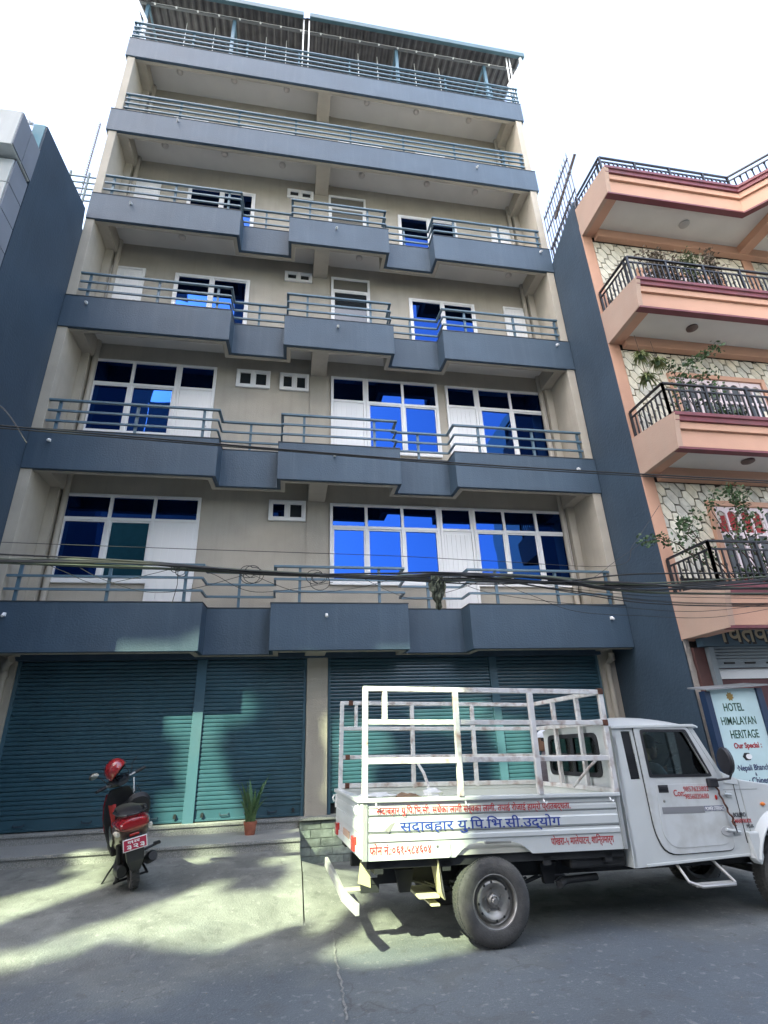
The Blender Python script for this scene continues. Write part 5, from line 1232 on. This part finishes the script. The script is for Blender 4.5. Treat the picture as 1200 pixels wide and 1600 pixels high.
# engine, silencer
b = MB(); b.loft([ell(.50,.27,.09,.09,16,.0), ell(.30,.25,.12,.11,16,.03), ell(.05,.23,.09,.09,16,.11), ell(-.06,.22,.05,.06,16,.12)]); sb(b, 'engine_cover', sdk, smooth=True)
b = MB(); b.tube([(.35,-.10,.20),(.18,-.16,.20),(.05,-.18,.24),(-.22,-.18,.33),(-.30,-.18,.355)], [.02,.03,.055,.06,.045], 14); sb(b, 'silencer', sdk, smooth=True)
b = MB(); b.tube([(.12,-.15,.33),(.14,-.31,.35)], .014, 8); b.box(.10,.18,-.33,-.26,.345,.365); sb(b, 'foot_peg', sblk)
b = MB(); b.tube([(.02,.13,.25),(-.05,.14,.50)], .028, 10); sb(b, 'shock_absorber', sblk)
# stands
b = MB(); b.tube([(.42,.14,.20),(.40,.22,.12),(.36,.33,.0)], .011, 8); sb(b, 'side_stand', sblk, smooth=True)
b = MB(); b.tube([(.28,.12,.20),(.12,.17,.08),(.06,.19,.10),(.02,.15,.14)], .014, 8); b.tube([(.28,-.12,.20),(.12,-.17,.08)], .014, 8); b.tube([(.13,.17,.085),(.13,-.17,.085)], .012, 8); sb(b, 'centre_stand', sblk, smooth=True)
# floorboard and leg shield
b = MB(); b.box(.56, .98, -.17, .17, .24, .31); sb(b, 'floorboard', sblk, bevel=.02)
def shield(x, w0, zz): return [(x, -w0, zz), (x+.05, -w0*.5, zz), (x+.07, 0, zz), (x+.05, w0*.5, zz), (x, w0, zz), (x-.03, w0*.9, zz), (x+.015, 0, zz), (x-.03, -w0*.9, zz)]
b = MB(); b.loft([shield(.98,.16,.26), shield(.99,.19,.40), shield(1.00,.205,.55), shield(.99,.19,.72), shield(.97,.16,.86), shield(.95,.12,.93)]); sb(b, 'leg_shield', sdk, smooth=True)
b = MB(); b.loft([shield(1.02,.16,.30), shield(1.03,.20,.45), shield(1.04,.21,.60), shield(1.03,.195,.75), shield(1.0,.16,.88)]); sb(b, 'front_cover', sred, smooth=True)
b = MB(); b.loft([ell(1.0,.28,.03,.03), ell(1.16,.40,.075,.05), ell(1.28,.43,.075,.03), ell(1.42,.36,.06,.03)]); sb(b, 'front_mudguard', sred, smooth=True)
b = MB(); b.tube([(1.02,.0,.6),(1.24,.06,.22)], .025, 8); sb(b, 'front_fork', sblk)
# handlebar group, turned left
HM = Matrix.Translation((.98, 0, .99)) @ Matrix.Rotation(radians(24), 4, 'Z') @ Matrix.Rotation(radians(-10), 4, 'X')
def hbm(b, name, m, parent=None, **k):
    b.v = [HM @ v for v in b.v]; return sb(b, name, m, parent, **k)
b = MB(); b.loft([ell(-.10,.01,.07,.03), ell(-.05,.02,.13,.05), ell(.02,.03,.15,.06), ell(.10,.01,.11,.06), ell(.15,-.02,.05,.03)]); hc = hbm(b, 'handlebar_cover', sdk, smooth=True)
b = MB(); b.loft([ell(-.102,.045,.05,.02), ell(-.06,.07,.065,.025), ell(.0,.085,.05,.012)]); hbm(b, 'speedometer', darkglass, hc, smooth=True)
b = MB(); b.tube([(-.02,.10,.03),(-.07,.30,.045)], .012, 8); b.tube([(-.02,-.10,.03),(-.07,-.30,.045)], .012, 8); hbm(b, 'handlebar', schr, hc, smooth=True)
for s in (-1, 1):
    b = MB(); b.tube([(-.045,.21*s,.04),(-.075,.345*s,.048)], .019, 10); hbm(b, 'grip', sblk, hc, smooth=True)
    b = MB(); b.tube([(.0,.16*s,.04),(.02,.2*s,.03),(-.02,.33*s,.03)], .007, 6); hbm(b, 'brake_lever', schr, hc, smooth=True)
    b = MB(); b.tube([(-.03,.17*s,.06),(-.0,.22*s,.16),(-.02,.29*s,.22)], .006, 6); hbm(b, 'mirror_stem', sblk, hc, smooth=True)
b = MB(); b.loft([[(-.045+dx, .32+.065*cos(a)*q, .235+.042*sin(a)*q) for a in [2*pi*k/18 for k in range(18)]] for dx, q in ((0,.92),(.01,1),(.03,.8),(.045,.35))]); mi = hbm(b, 'mirror', sblk, hc, smooth=True)
b = MB(); b.plate([(.32+.058*cos(2*pi*k/18), .235+.036*sin(2*pi*k/18)) for k in range(18)], [], -.048, -.0455, 'yz'); hbm(b, 'mirror_glass', mat('mirror_silver', (.6,.65,.65), .03, 1.0), mi)
# inner pocket bag and ribbon
b = MB(); b.loft([ell(.84,.62,.02,.04,14,-.09), ell(.86,.62,.10,.12,14,-.09), ell(.92,.62,.12,.14,14,-.09), ell(.96,.62,.08,.10,14,-.09)]); sb(b, 'inner_box', sblk, smooth=True)
b = MB(); b.ball((.855,-.03,.70), .004, .022, .022, 12, 6); sb(b, 'round_badge', whitep)
bg_ = thing('shopping_bag', 'black bag hanging from the hook behind the scooter leg shield', 'bag', M=SM @ Matrix.Translation((.80,-.20,.56)))
b = MB(); b.loft([ell(.0,.10,.13,.13,16), ell(.04,.12,.15,.16,16), ell(.09,.12,.14,.15,16), ell(.11,.10,.10,.12,16)]); b.build('bag_body', sblk, bg_, smooth=True)
b = MB(); b.tube([(.05,-.05,.25),(.08,.0,.36),(.05,.06,.25)], .008, 6); b.build('bag_handle', sblk, bg_)
rb_ = thing('ribbon', 'red cloth ribbon tied on the left of the scooter leg shield', 'ribbon', M=SM @ Matrix.Translation((.90,.07,.62)))
for k in range(4):
    b = MB(); n = 9; vs = []
    for i in range(n):
        t = i/(n-1); vs += [(-.02-.03*sin(t*5+k), -.012+.02*k-.03*t*(k-1.5), .14-.32*t), (-.02-.03*sin(t*5+k)+.01, .012+.02*k-.03*t*(k-1.5)+.008, .14-.32*t+.005)]
    b.add(vs, [(2*i,2*i+2,2*i+3,2*i+1) for i in range(n-1)]); b.build('strand', mat('ribbon_red', (.40,.03,.03), .7), rb_, smooth=True, recalc=False)
# helmet resting on the right mirror
HB = SM @ Matrix.Translation((.93, .04, 1.165)) @ Matrix.Rotation(radians(20), 4, 'Z') @ Matrix.Rotation(radians(-42), 4, 'X') @ Matrix.Rotation(radians(28), 4, 'Y')
hl = thing('helmet', 'glossy red half-shell helmet perched above the scooter handlebar', 'helmet', M=HB)
b = MB(); b.ball((0,0,0), .150, .130, .135, 26, 12, z0=-.35); 
for v in b.v:
    if v.z < 0 and v.x > .05: v.z += .05*(v.x/.15)
sh = b.build('shell', mat('helmet_red', (.33,.018,.02), .16, coat=1.0, spec=.7), hl, smooth=True)
m = sh.modifiers.new('solid', 'SOLIDIFY'); m.thickness = .012
b = MB(); b.ball((0,0,-.005), .134, .115, .118, 20, 10, z0=-.32); b.build('lining', sblk, hl, smooth=True)
b = MB(); b.lathe([(.144,-.052),(.150,-.046),(.146,-.040)], 26, Matrix.Diagonal((1,.87,1,1))); b.build('rim_trim', sblk, sh, smooth=True)
b = MB(); b.tube([(.02,.10,-.05),(.04,.08,-.14),(.05,.0,-.18),(.04,-.08,-.14),(.02,-.10,-.05)], .007, 6); b.build('chin_strap', sblk, hl)

# ---------------------------------------------------------------- snake plant
pot = thing('potted_snake_plant', 'terracotta pot of upright snake plant leaves standing on the step by the shutter', 'plant', (-1.075, .27, -2.622))
terr = mat('terracotta', (.36,.12,.07), .8, var=.2, vscale=15, bump=.2)
b = MB(); b.lathe([(0,0),(.068,0),(.072,.01),(.092,.14),(.098,.142),(.100,.175),(.092,.178),(.088,.150),(0,.145)], 28); b.build('pot', terr, pot, smooth=True)
b = MB(); b.lathe([(0,.152),(.088,.150)], 20); b.build('soil', mat('soil', (.05,.035,.025), .95), pot)
leafm = [mat('snake_leaf_a', (.035,.10,.035), .45, var=.5, vscale=28, col2=(.08,.16,.06)), mat('snake_leaf_b', (.05,.12,.04), .45, var=.5, vscale=28, col2=(.12,.20,.08))]
random.seed(3)
for k in range(24):
    a = 2*pi*k/17*2.4; r0 = random.uniform(.02,.07); h = random.uniform(.30,.58) if k > 2 else .68 - .03*k; lean = random.uniform(.08,.55) if k < 19 else random.uniform(.35,.6)
    if k >= 19: h *= .6
    d = Vector((cos(a), sin(a), 0)); s_ = Vector((-sin(a), cos(a), 0)); w = random.uniform(.022,.036); ph_ = random.uniform(0,6)
    rings = []
    for i in range(11):
        t = i/10; wd = w*(.75+.6*t)*(1-t**3.2)+.001
        c = Vector((0,0,.14)) + d*(r0 + lean*h*t*t) + Vector((0,0,h*t*(1-.12*lean*t))) + s_*(.012*sin(4*t+ph_))
        tw2 = .5*sin(t*2+ph_); u = s_*cos(tw2)+d*sin(tw2)
        rings.append([c-u*wd, c-d*.004, c+u*wd, c+d*.006])
    b = MB(); b.loft(rings); b.build('leaf', random.choice(leafm), pot, smooth=True)

# ---------------------------------------------------------------- balcony plants
greens = [mat('leaf_green', (.045,.09,.030), .55, var=.4, vscale=30), mat('leaf_olive', (.08,.10,.04), .6, var=.4, vscale=30), mat('leaf_dry', (.13,.10,.07), .7, var=.4, vscale=30)]
barkm = mat('twig_brown', (.07,.045,.03), .8)
potm = mat('maroon_pot', (.16,.03,.03), .6, var=.2)
def leafquads(b, c, n, s, spread):
    for q in range(n):
        p = Vector(c) + Vector((random.gauss(0,1), random.gauss(0,1), random.gauss(0,1)))*spread
        u = Vector((random.gauss(0,1), random.gauss(0,1), random.gauss(0,.6))).normalized(); v = u.orthogonal().normalized()
        v = (Matrix.Rotation(random.uniform(0,6), 3, u) @ v); L = s*random.uniform(.6,1.3)
        b.add([p, p+u*L*.5+v*L*.3, p+u*L, p+u*L*.5-v*L*.3], [(0,1,2,3)])
def bush(name, label, base, stems, m, leaf=.045, dens=3, potr=.14, poth=.22, group=None, potmat=None, box=None):
    t = thing(name, label, 'plant', base, group=group)
    b = MB()
    if box: b.box(-box, box, -.10, .10, 0, poth)
    else: b.lathe([(0,0),(potr*.75,0),(potr,poth),(potr*.9,poth),(potr*.85,poth*.9),(0,poth*.9)], 16)
    b.build('pot', potmat or potm, t, bevel=.005)
    sb_, lb_ = MB(), MB()
    for path, r in stems:
        P = []
        for a_, c_ in zip(path, path[1:]):
            for k in range(6): 
                q = Vector(a_).lerp(Vector(c_), k/6); P.append(q + Vector((random.gauss(0,.012), random.gauss(0,.012), random.gauss(0,.012))))
        P.append(Vector(path[-1])); sb_.tube(P, [r*(1-.7*i/len(P)) for i in range(len(P))], 5)
        n = len(P)
        for i in range(n):
            if i/n > .2: leafquads(lb_, P[i], int(dens*3.0), leaf*1.4, leaf*1.1)
    o = sb_.build('stem', barkm, t); 
    o = lb_.build('foliage', m, t, recalc=False); o['kind'] = 'stuff'
    return t
random.seed(11)
Yp = -1.95
def rel(base, px, py, y=None):
    p = at(px, py, 'y', y if y is not None else Yp); return tuple(p - Vector(base))
# first balcony roses
B1 = (6.35, Yp, .38)
bush('rose_plant', 'rose bush reaching left past the corner of the lowest peach balcony', B1, [([(0,0,.2), rel(B1,1060,850), rel(B1,1030,842), rel(B1,1003,848)], .012), ([(0,0,.2), rel(B1,1075,835), rel(B1,1085,800)], .012), ([(.05,0,.2), rel(B1,1068,815), rel(B1,1068,822)], .01)], greens[0], .05, 4)
B2 = (7.0, Yp, .38)
bush('rose_plant', 'tall rose bush with a red flower in front of the red-curtained window', B2, [([(0,0,.2), rel(B2,1150,850), rel(B2,1152,800), rel(B2,1142,770), rel(B2,1138,762)], .014), ([(0,0,.2), rel(B2,1160,830), rel(B2,1165,795), rel(B2,1160,770)], .012), ([(-.1,0,.2), rel(B2,1112,800), rel(B2,1115,772)], .01), ([(.1,0,.2), rel(B2,1180,850), rel(B2,1182,800)], .01)], greens[0], .05, 4)
p = at(1143, 760, 'y', Yp); fl = thing('rose_bloom', 'single red rose bloom at the top of the tall rose bush', 'flower', p)
b = MB()
for k in range(14):
    a = k*2.4; r = .012+.003*k; u = Vector((cos(a), sin(a), 0)); v = Vector((-sin(a), cos(a), 0)); b.add([u*r*.3, u*r+v*r*.7+Vector((0,0,.02)), u*r*1.25+Vector((0,0,.035-.002*k)), u*r-v*r*.7+Vector((0,0,.02))], [(0,1,2,3)])
b.build('petals', mat('rose_red', (.45,.01,.03), .5), fl, recalc=False)
for j, (x, lab) in enumerate(((6.62, 'leftmost maroon planter of low leaves behind the lowest balcony railing'), (7.35, 'right-hand maroon planter of low leaves behind the lowest balcony railing'))):
    bush('planter', lab, (x, -2.02, .40), [([(q*.1,0,.2),(q*.12,0,.42)], .008) for q in (-2,-1,0,1,2)], greens[0], .05, 5, poth=.30, box=.28)
# second balcony: spider plants and creeper
spm = mat('spider_leaf', (.12,.18,.05), .5, var=.5, vscale=20, col2=(.30,.30,.12))
def spider(label, px, py, y, s):
    c = at(px, py, 'y', y); t = thing('spider_plant', label, 'plant', c, group='spider plants on the middle peach balcony')
    b = MB(); b.lathe([(0,-.07),(.03,-.07),(.045,0),(0,-.01)], 14); b.build('pot', greens[0], t)
    b = MB(); b.tube([(0,0,0),(0,.02,.5)], .004, 4); b.build('hanger', barkm, t)
    for k in range(60):
        a = random.uniform(0, 2*pi); L = s*random.uniform(.7,1.3); d = Vector((cos(a), sin(a), 0)); n_ = Vector((-sin(a), cos(a), 0)); rings = []
        e = random.uniform(.6, 1.3)
        pts = [d*L*t*.8 + Vector((0,0,L*(e*t - 1.35*t*t))) for t in (0,.25,.5,.75,1)]
        b = MB(); vs = []
        for i, q in enumerate(pts): w = .016*(1-(i/4)**2)+.001; vs += [q-n_*w, q+n_*w]
        b.add(vs, [(2*i,2*i+2,2*i+3,2*i+1) for i in range(4)]); b.build('leaf', spm, t, recalc=False)
spider('upper left spider plant above the middle peach balcony railing', 1001, 556, -2.05, .24)
spider('right-hand spider plant above the middle peach balcony railing', 1027, 566, -2.05, .22)
spider('lowest spider plant above the middle peach balcony railing', 1011, 590, -2.05, .24)
B3 = (6.6, -2.0, 3.4)
bush('creeper', 'leafy creeper arching up to the right in front of the middle balcony shutters', B3, [([(0,0,.2), rel(B3,1065,590), rel(B3,1075,570), rel(B3,1100,552), rel(B3,1124,540)], .008), ([(0,0,.2), rel(B3,1080,598), rel(B3,1110,582)], .008), ([(0,0,.2), rel(B3,1050,575), rel(B3,1040,567)], .008), ([(.1,0,.2), rel(B3,1110,620), rel(B3,1120,600)], .008), ([(-.2,0,.2),rel(B3,1055,640),rel(B3,1058,600)], .006)], greens[0], .055, 3)
bush('planter', 'maroon planter of low leaves behind the middle balcony railing', (7.1, -2.05, 3.42), [([(q*.1,0,.2),(q*.14,0,.45)], .008) for q in (-2,-1,0,1,2)], greens[0], .05, 4, poth=.30, box=.3)
# third balcony: dry bushes in dark tubs
dtub = mat('dark_tub', (.03,.035,.045), .5)
for j, (px, sz, lab) in enumerate(((1022, .30, 'leftmost dry bush behind the top balcony railing'), (1046, .34, 'second dry bush from the left behind the top balcony railing'), (1078, .40, 'thickest dry bush behind the top balcony railing'), (1115, .30, 'rightmost dry bush behind the top balcony railing'))):
    p = at(px, 425, 'y', -2.0); base = (p.x, -2.0, 6.45)
    hgt = p.z - 6.45
    bush('dry_bush', lab, base, [([(0,0,.2), (random.uniform(-.25,.25), 0, hgt+random.uniform(.25,.55))], .008) for q in range(8)], greens[2] if j != 2 else greens[1], .05, 5, potr=.15, poth=.40, group='bushes on the top peach balcony', potmat=dtub, box=.26)

# ---------------------------------------------------------------- overhead cables
cabm = mat('cable_black', (.018,.018,.018), .55); cabg = mat('cable_weathered', (.085,.10,.07), .7)
CYY = -3.3
def cable(pts, r, m, label, group=None, y=CYY, sag=0, name='overhead_cable'):
    P = [at(px, py, 'y', y) for px, py in pts]; Q = []
    n = len(P)
    for i in range(n-1):
        p0, p1, p2, p3 = P[max(i-1,0)], P[i], P[i+1], P[min(i+2,n-1)]
        for k in range(10):
            t = k/10; Q.append(.5*((2*p1)+(p2-p0)*t+(2*p0-5*p1+4*p2-p3)*t*t+(3*p1-p0-3*p2+p3)*t**3))
    Q.append(P[-1]); c = Q[0].copy(); b = MB(); b.tube([q-c for q in Q], r, 6)
    o = b.build(name, m, smooth=True); o.location = c
    return tag(o, label, 'cable', group)
cable([(-60,660),(250,686),(500,707),(800,729),(1260,755)], .010, cabm, 'thick black cable crossing the second floor balcony fronts', 'upper cables')
cable([(-60,664),(250,689),(500,709),(800,732),(1260,758)], .008, cabm, 'second black cable running just under the thick one across the second floor', 'upper cables')
cable([(-60,620),(0,634),(42,692)], .008, cabm, 'short black cable hanging down the dark blue wall at the left edge')
cable([(-60,843),(0,847),(300,858),(600,868),(760,876),(960,884),(990,850),(1030,790)], .0035, cabm, 'thin wire running alone across the first floor windows')
random.seed(5)
gl_ = 'cables of the tangled bundle across the first floor'
lb1 = 'weathered cable in the tangled bundle across the first floor railing'; lb2 = 'thin black cable strung loosely along the tangled bundle'
for k in range(9):
    o1 = random.uniform(-7, 8); o2 = random.uniform(-7, 8); o3 = random.uniform(-4,6)
    cable([(-60,867+o1),(0,871+o1),(200,882+o2*.8),(400,893+o3*.7),(600,899+o1*.6),(700,902+o2),(850,903+o3*1.5),(1000,908+o1*2.2),(1260,913+o2*2.4)], random.uniform(.008,.014), cabg if k % 3 == 0 else cabm, lb1, gl_, CYY+random.uniform(-.05,.05))
for k in range(10):
    o1 = random.uniform(-8, 22); o2 = random.uniform(-6, 20); o3 = random.uniform(0,34)
    cable([(500,898+o2*.2),(620,900+o2*.4),(760,905+o1*.5),(900,908+o3*.6),(1000,910+o3),(1100,915+o3+o1*.3),(1260,916+o3)], random.uniform(.003,.006), cabm, lb2, gl_, CYY+random.uniform(-.08,.08))
for pts in ([(120,884),(160,905),(230,925),(300,920),(390,896)], [(60,876),(100,893),(150,912),(210,903),(280,886)], [(390,896),(470,925),(560,918),(620,902)], [(560,900),(640,935),(700,925),(760,905)], [(760,904),(830,930),(900,955),(1000,962),(1120,964),(1260,940)], [(700,902),(760,925),(860,940),(960,948),(1100,955),(1260,935)], [(280,888),(330,896),(400,925),(520,910)], [(860,905),(920,905),(960,878),(1000,850)]):
    cable(pts, .003, cabm, 'thin slack wire drooping from the tangled bundle', 'slack wires')
for j, (px, py, lab) in enumerate(((392, 897, 'left coil of spare wire hanging on the cable bundle near the middle'), (497, 905, 'smaller right coil of spare wire hanging on the cable bundle'), (278, 892, 'knot of wire ends on the cable bundle in front of the left door'))):
    c = at(px, py, 'y', CYY-.03); o = thing('wire_coil', lab, 'coil', c)
    for q in range(4):
        b = MB(); r = random.uniform(.06,.11) if j != 2 else random.uniform(.02,.06); cx, cz = random.uniform(-.04,.04), random.uniform(-.03,.03)
        b.tube([(cx+r*cos(a)*1.2, .01*q, cz+r*sin(a)) for a in [2*pi*t/16+q for t in range(14)]], .004, 5); b.build('loop', cabm, o)
    if j == 2:
        b = MB(); b.tube([(0,0,0),(.01,0,-.15),(-.02,0,-.35)], .004, 5); b.build('wire_end', cabm, o)
# dead leaf bundle caught on the cables
c = at(682, 922, 'y', CYY-.05); o = thing('hanging_rag', 'ragged grey-green cloth hanging from the cable bundle in front of the first floor door', 'rag', c)
ragm = mat('grey_green_rag', (.075,.085,.06), .9, var=.6, vscale=25, bump=.5, bscale=60)
for k in range(5):
    n, mm = 8, 12; vs = []; fs = []
    x0 = random.uniform(-.05,.03); w = random.uniform(.06,.11); h = random.uniform(.22,.42); sd_ = random.uniform(0,50)
    for i in range(mm+1):
        for j in range(n+1):
            u, v = j/n, i/mm
            ww = w*(.4+.8*sin(pi*min(1,v*1.1+.1)))
            vs.append((x0+(u-.5)*ww*2*.6 + .03*noise.noise(Vector((v*4, u*3, sd_))), .03*sin(u*9+v*5+k)+.05*noise.noise(Vector((u*3, v*4, sd_+9))), .16-h*v + .03*noise.noise(Vector((u*5, v, sd_+3)))))
    for i in range(mm):
        for j in range(n): q = i*(n+1)+j; fs.append((q, q+1, q+n+2, q+n+1))
    b = MB(); b.add(vs, fs); b.build('cloth_strip', ragm, o, smooth=True, recalc=False)
# loose grit and dry leaf bits on the ramp and road
random.seed(21)
b = MB()
for k in range(500):
    x, y = random.uniform(-4.5, 3.5), random.uniform(-6.0, -.4)
    z = rz(x, y) if x < -.36 else ZR+.006
    z = max(z, ZR+.004) ; s = random.uniform(.003, .010)*(1.6 if random.random() < .06 else 1)
    vs = [(x+s*random.uniform(.5,1)*cx_, y+s*random.uniform(.5,1)*cy_, z+s*.6*cz_) for cx_, cy_, cz_ in ((1,0,.3),(0,1,.3),(-1,0,.3),(0,-1,.3),(0,0,1.2),(0,0,-.2))]
    b.add(vs, [(0,1,4),(1,2,4),(2,3,4),(3,0,4),(1,0,5),(2,1,5),(3,2,5),(0,3,5)])
o = b.build('grit', mat('grit_grey', (.16,.15,.13), .9, var=.5, vscale=5)); tag(o, 'scattered grit and crumbs of gravel on the ramp and road', 'grit', kind='stuff')
for px, py, lab in ((321, 1459, 'dark strip of litter lying on the sunlit ramp below the shop steps'), (283, 1466, 'small dark scrap left of the litter strip on the ramp')):
    p = at(px, py, 'z', -2.98); o = thing('litter', lab, 'litter', (p.x, p.y, rz(p.x, p.y)+.004))
    b = MB(); b.loft([[(-.09,-.01,0),(-.09,.012,0),(-.09,0,.006)], [(0,-.018,0),(0,.02,.0),(0,0,.014)], [(.09,-.008,0),(.09,.01,0),(.09,0,.005)]]); 
    if px < 300: b.v = [v*.35 for v in b.v]
    b.build('scrap', mat('litter_dark', (.04,.035,.03), .8), o)
# lower side panels, pale grey-green to paint in reflections, and a drink-cup coloured strap on the scooter
for s in (-1, 1):
    b = MB(); b.loft([ell(.60,.50,.012,.08,12,.155*s), ell(.45,.50,.02,.12,12,.172*s), ell(.25,.50,.018,.07,12,.188*s), ell(.05,.58,.01,.03,12,.19*s)]); sb(b, 'side_cover', mat('panel_reflection_tint', (.16,.18,.15), .3, .3, coat=.5), smooth=True)
b = MB(); b.tube([(.93,-.17,1.02),(.90,-.16,.80)], .009, 6); sb(b, 'brake_cable', whitep)
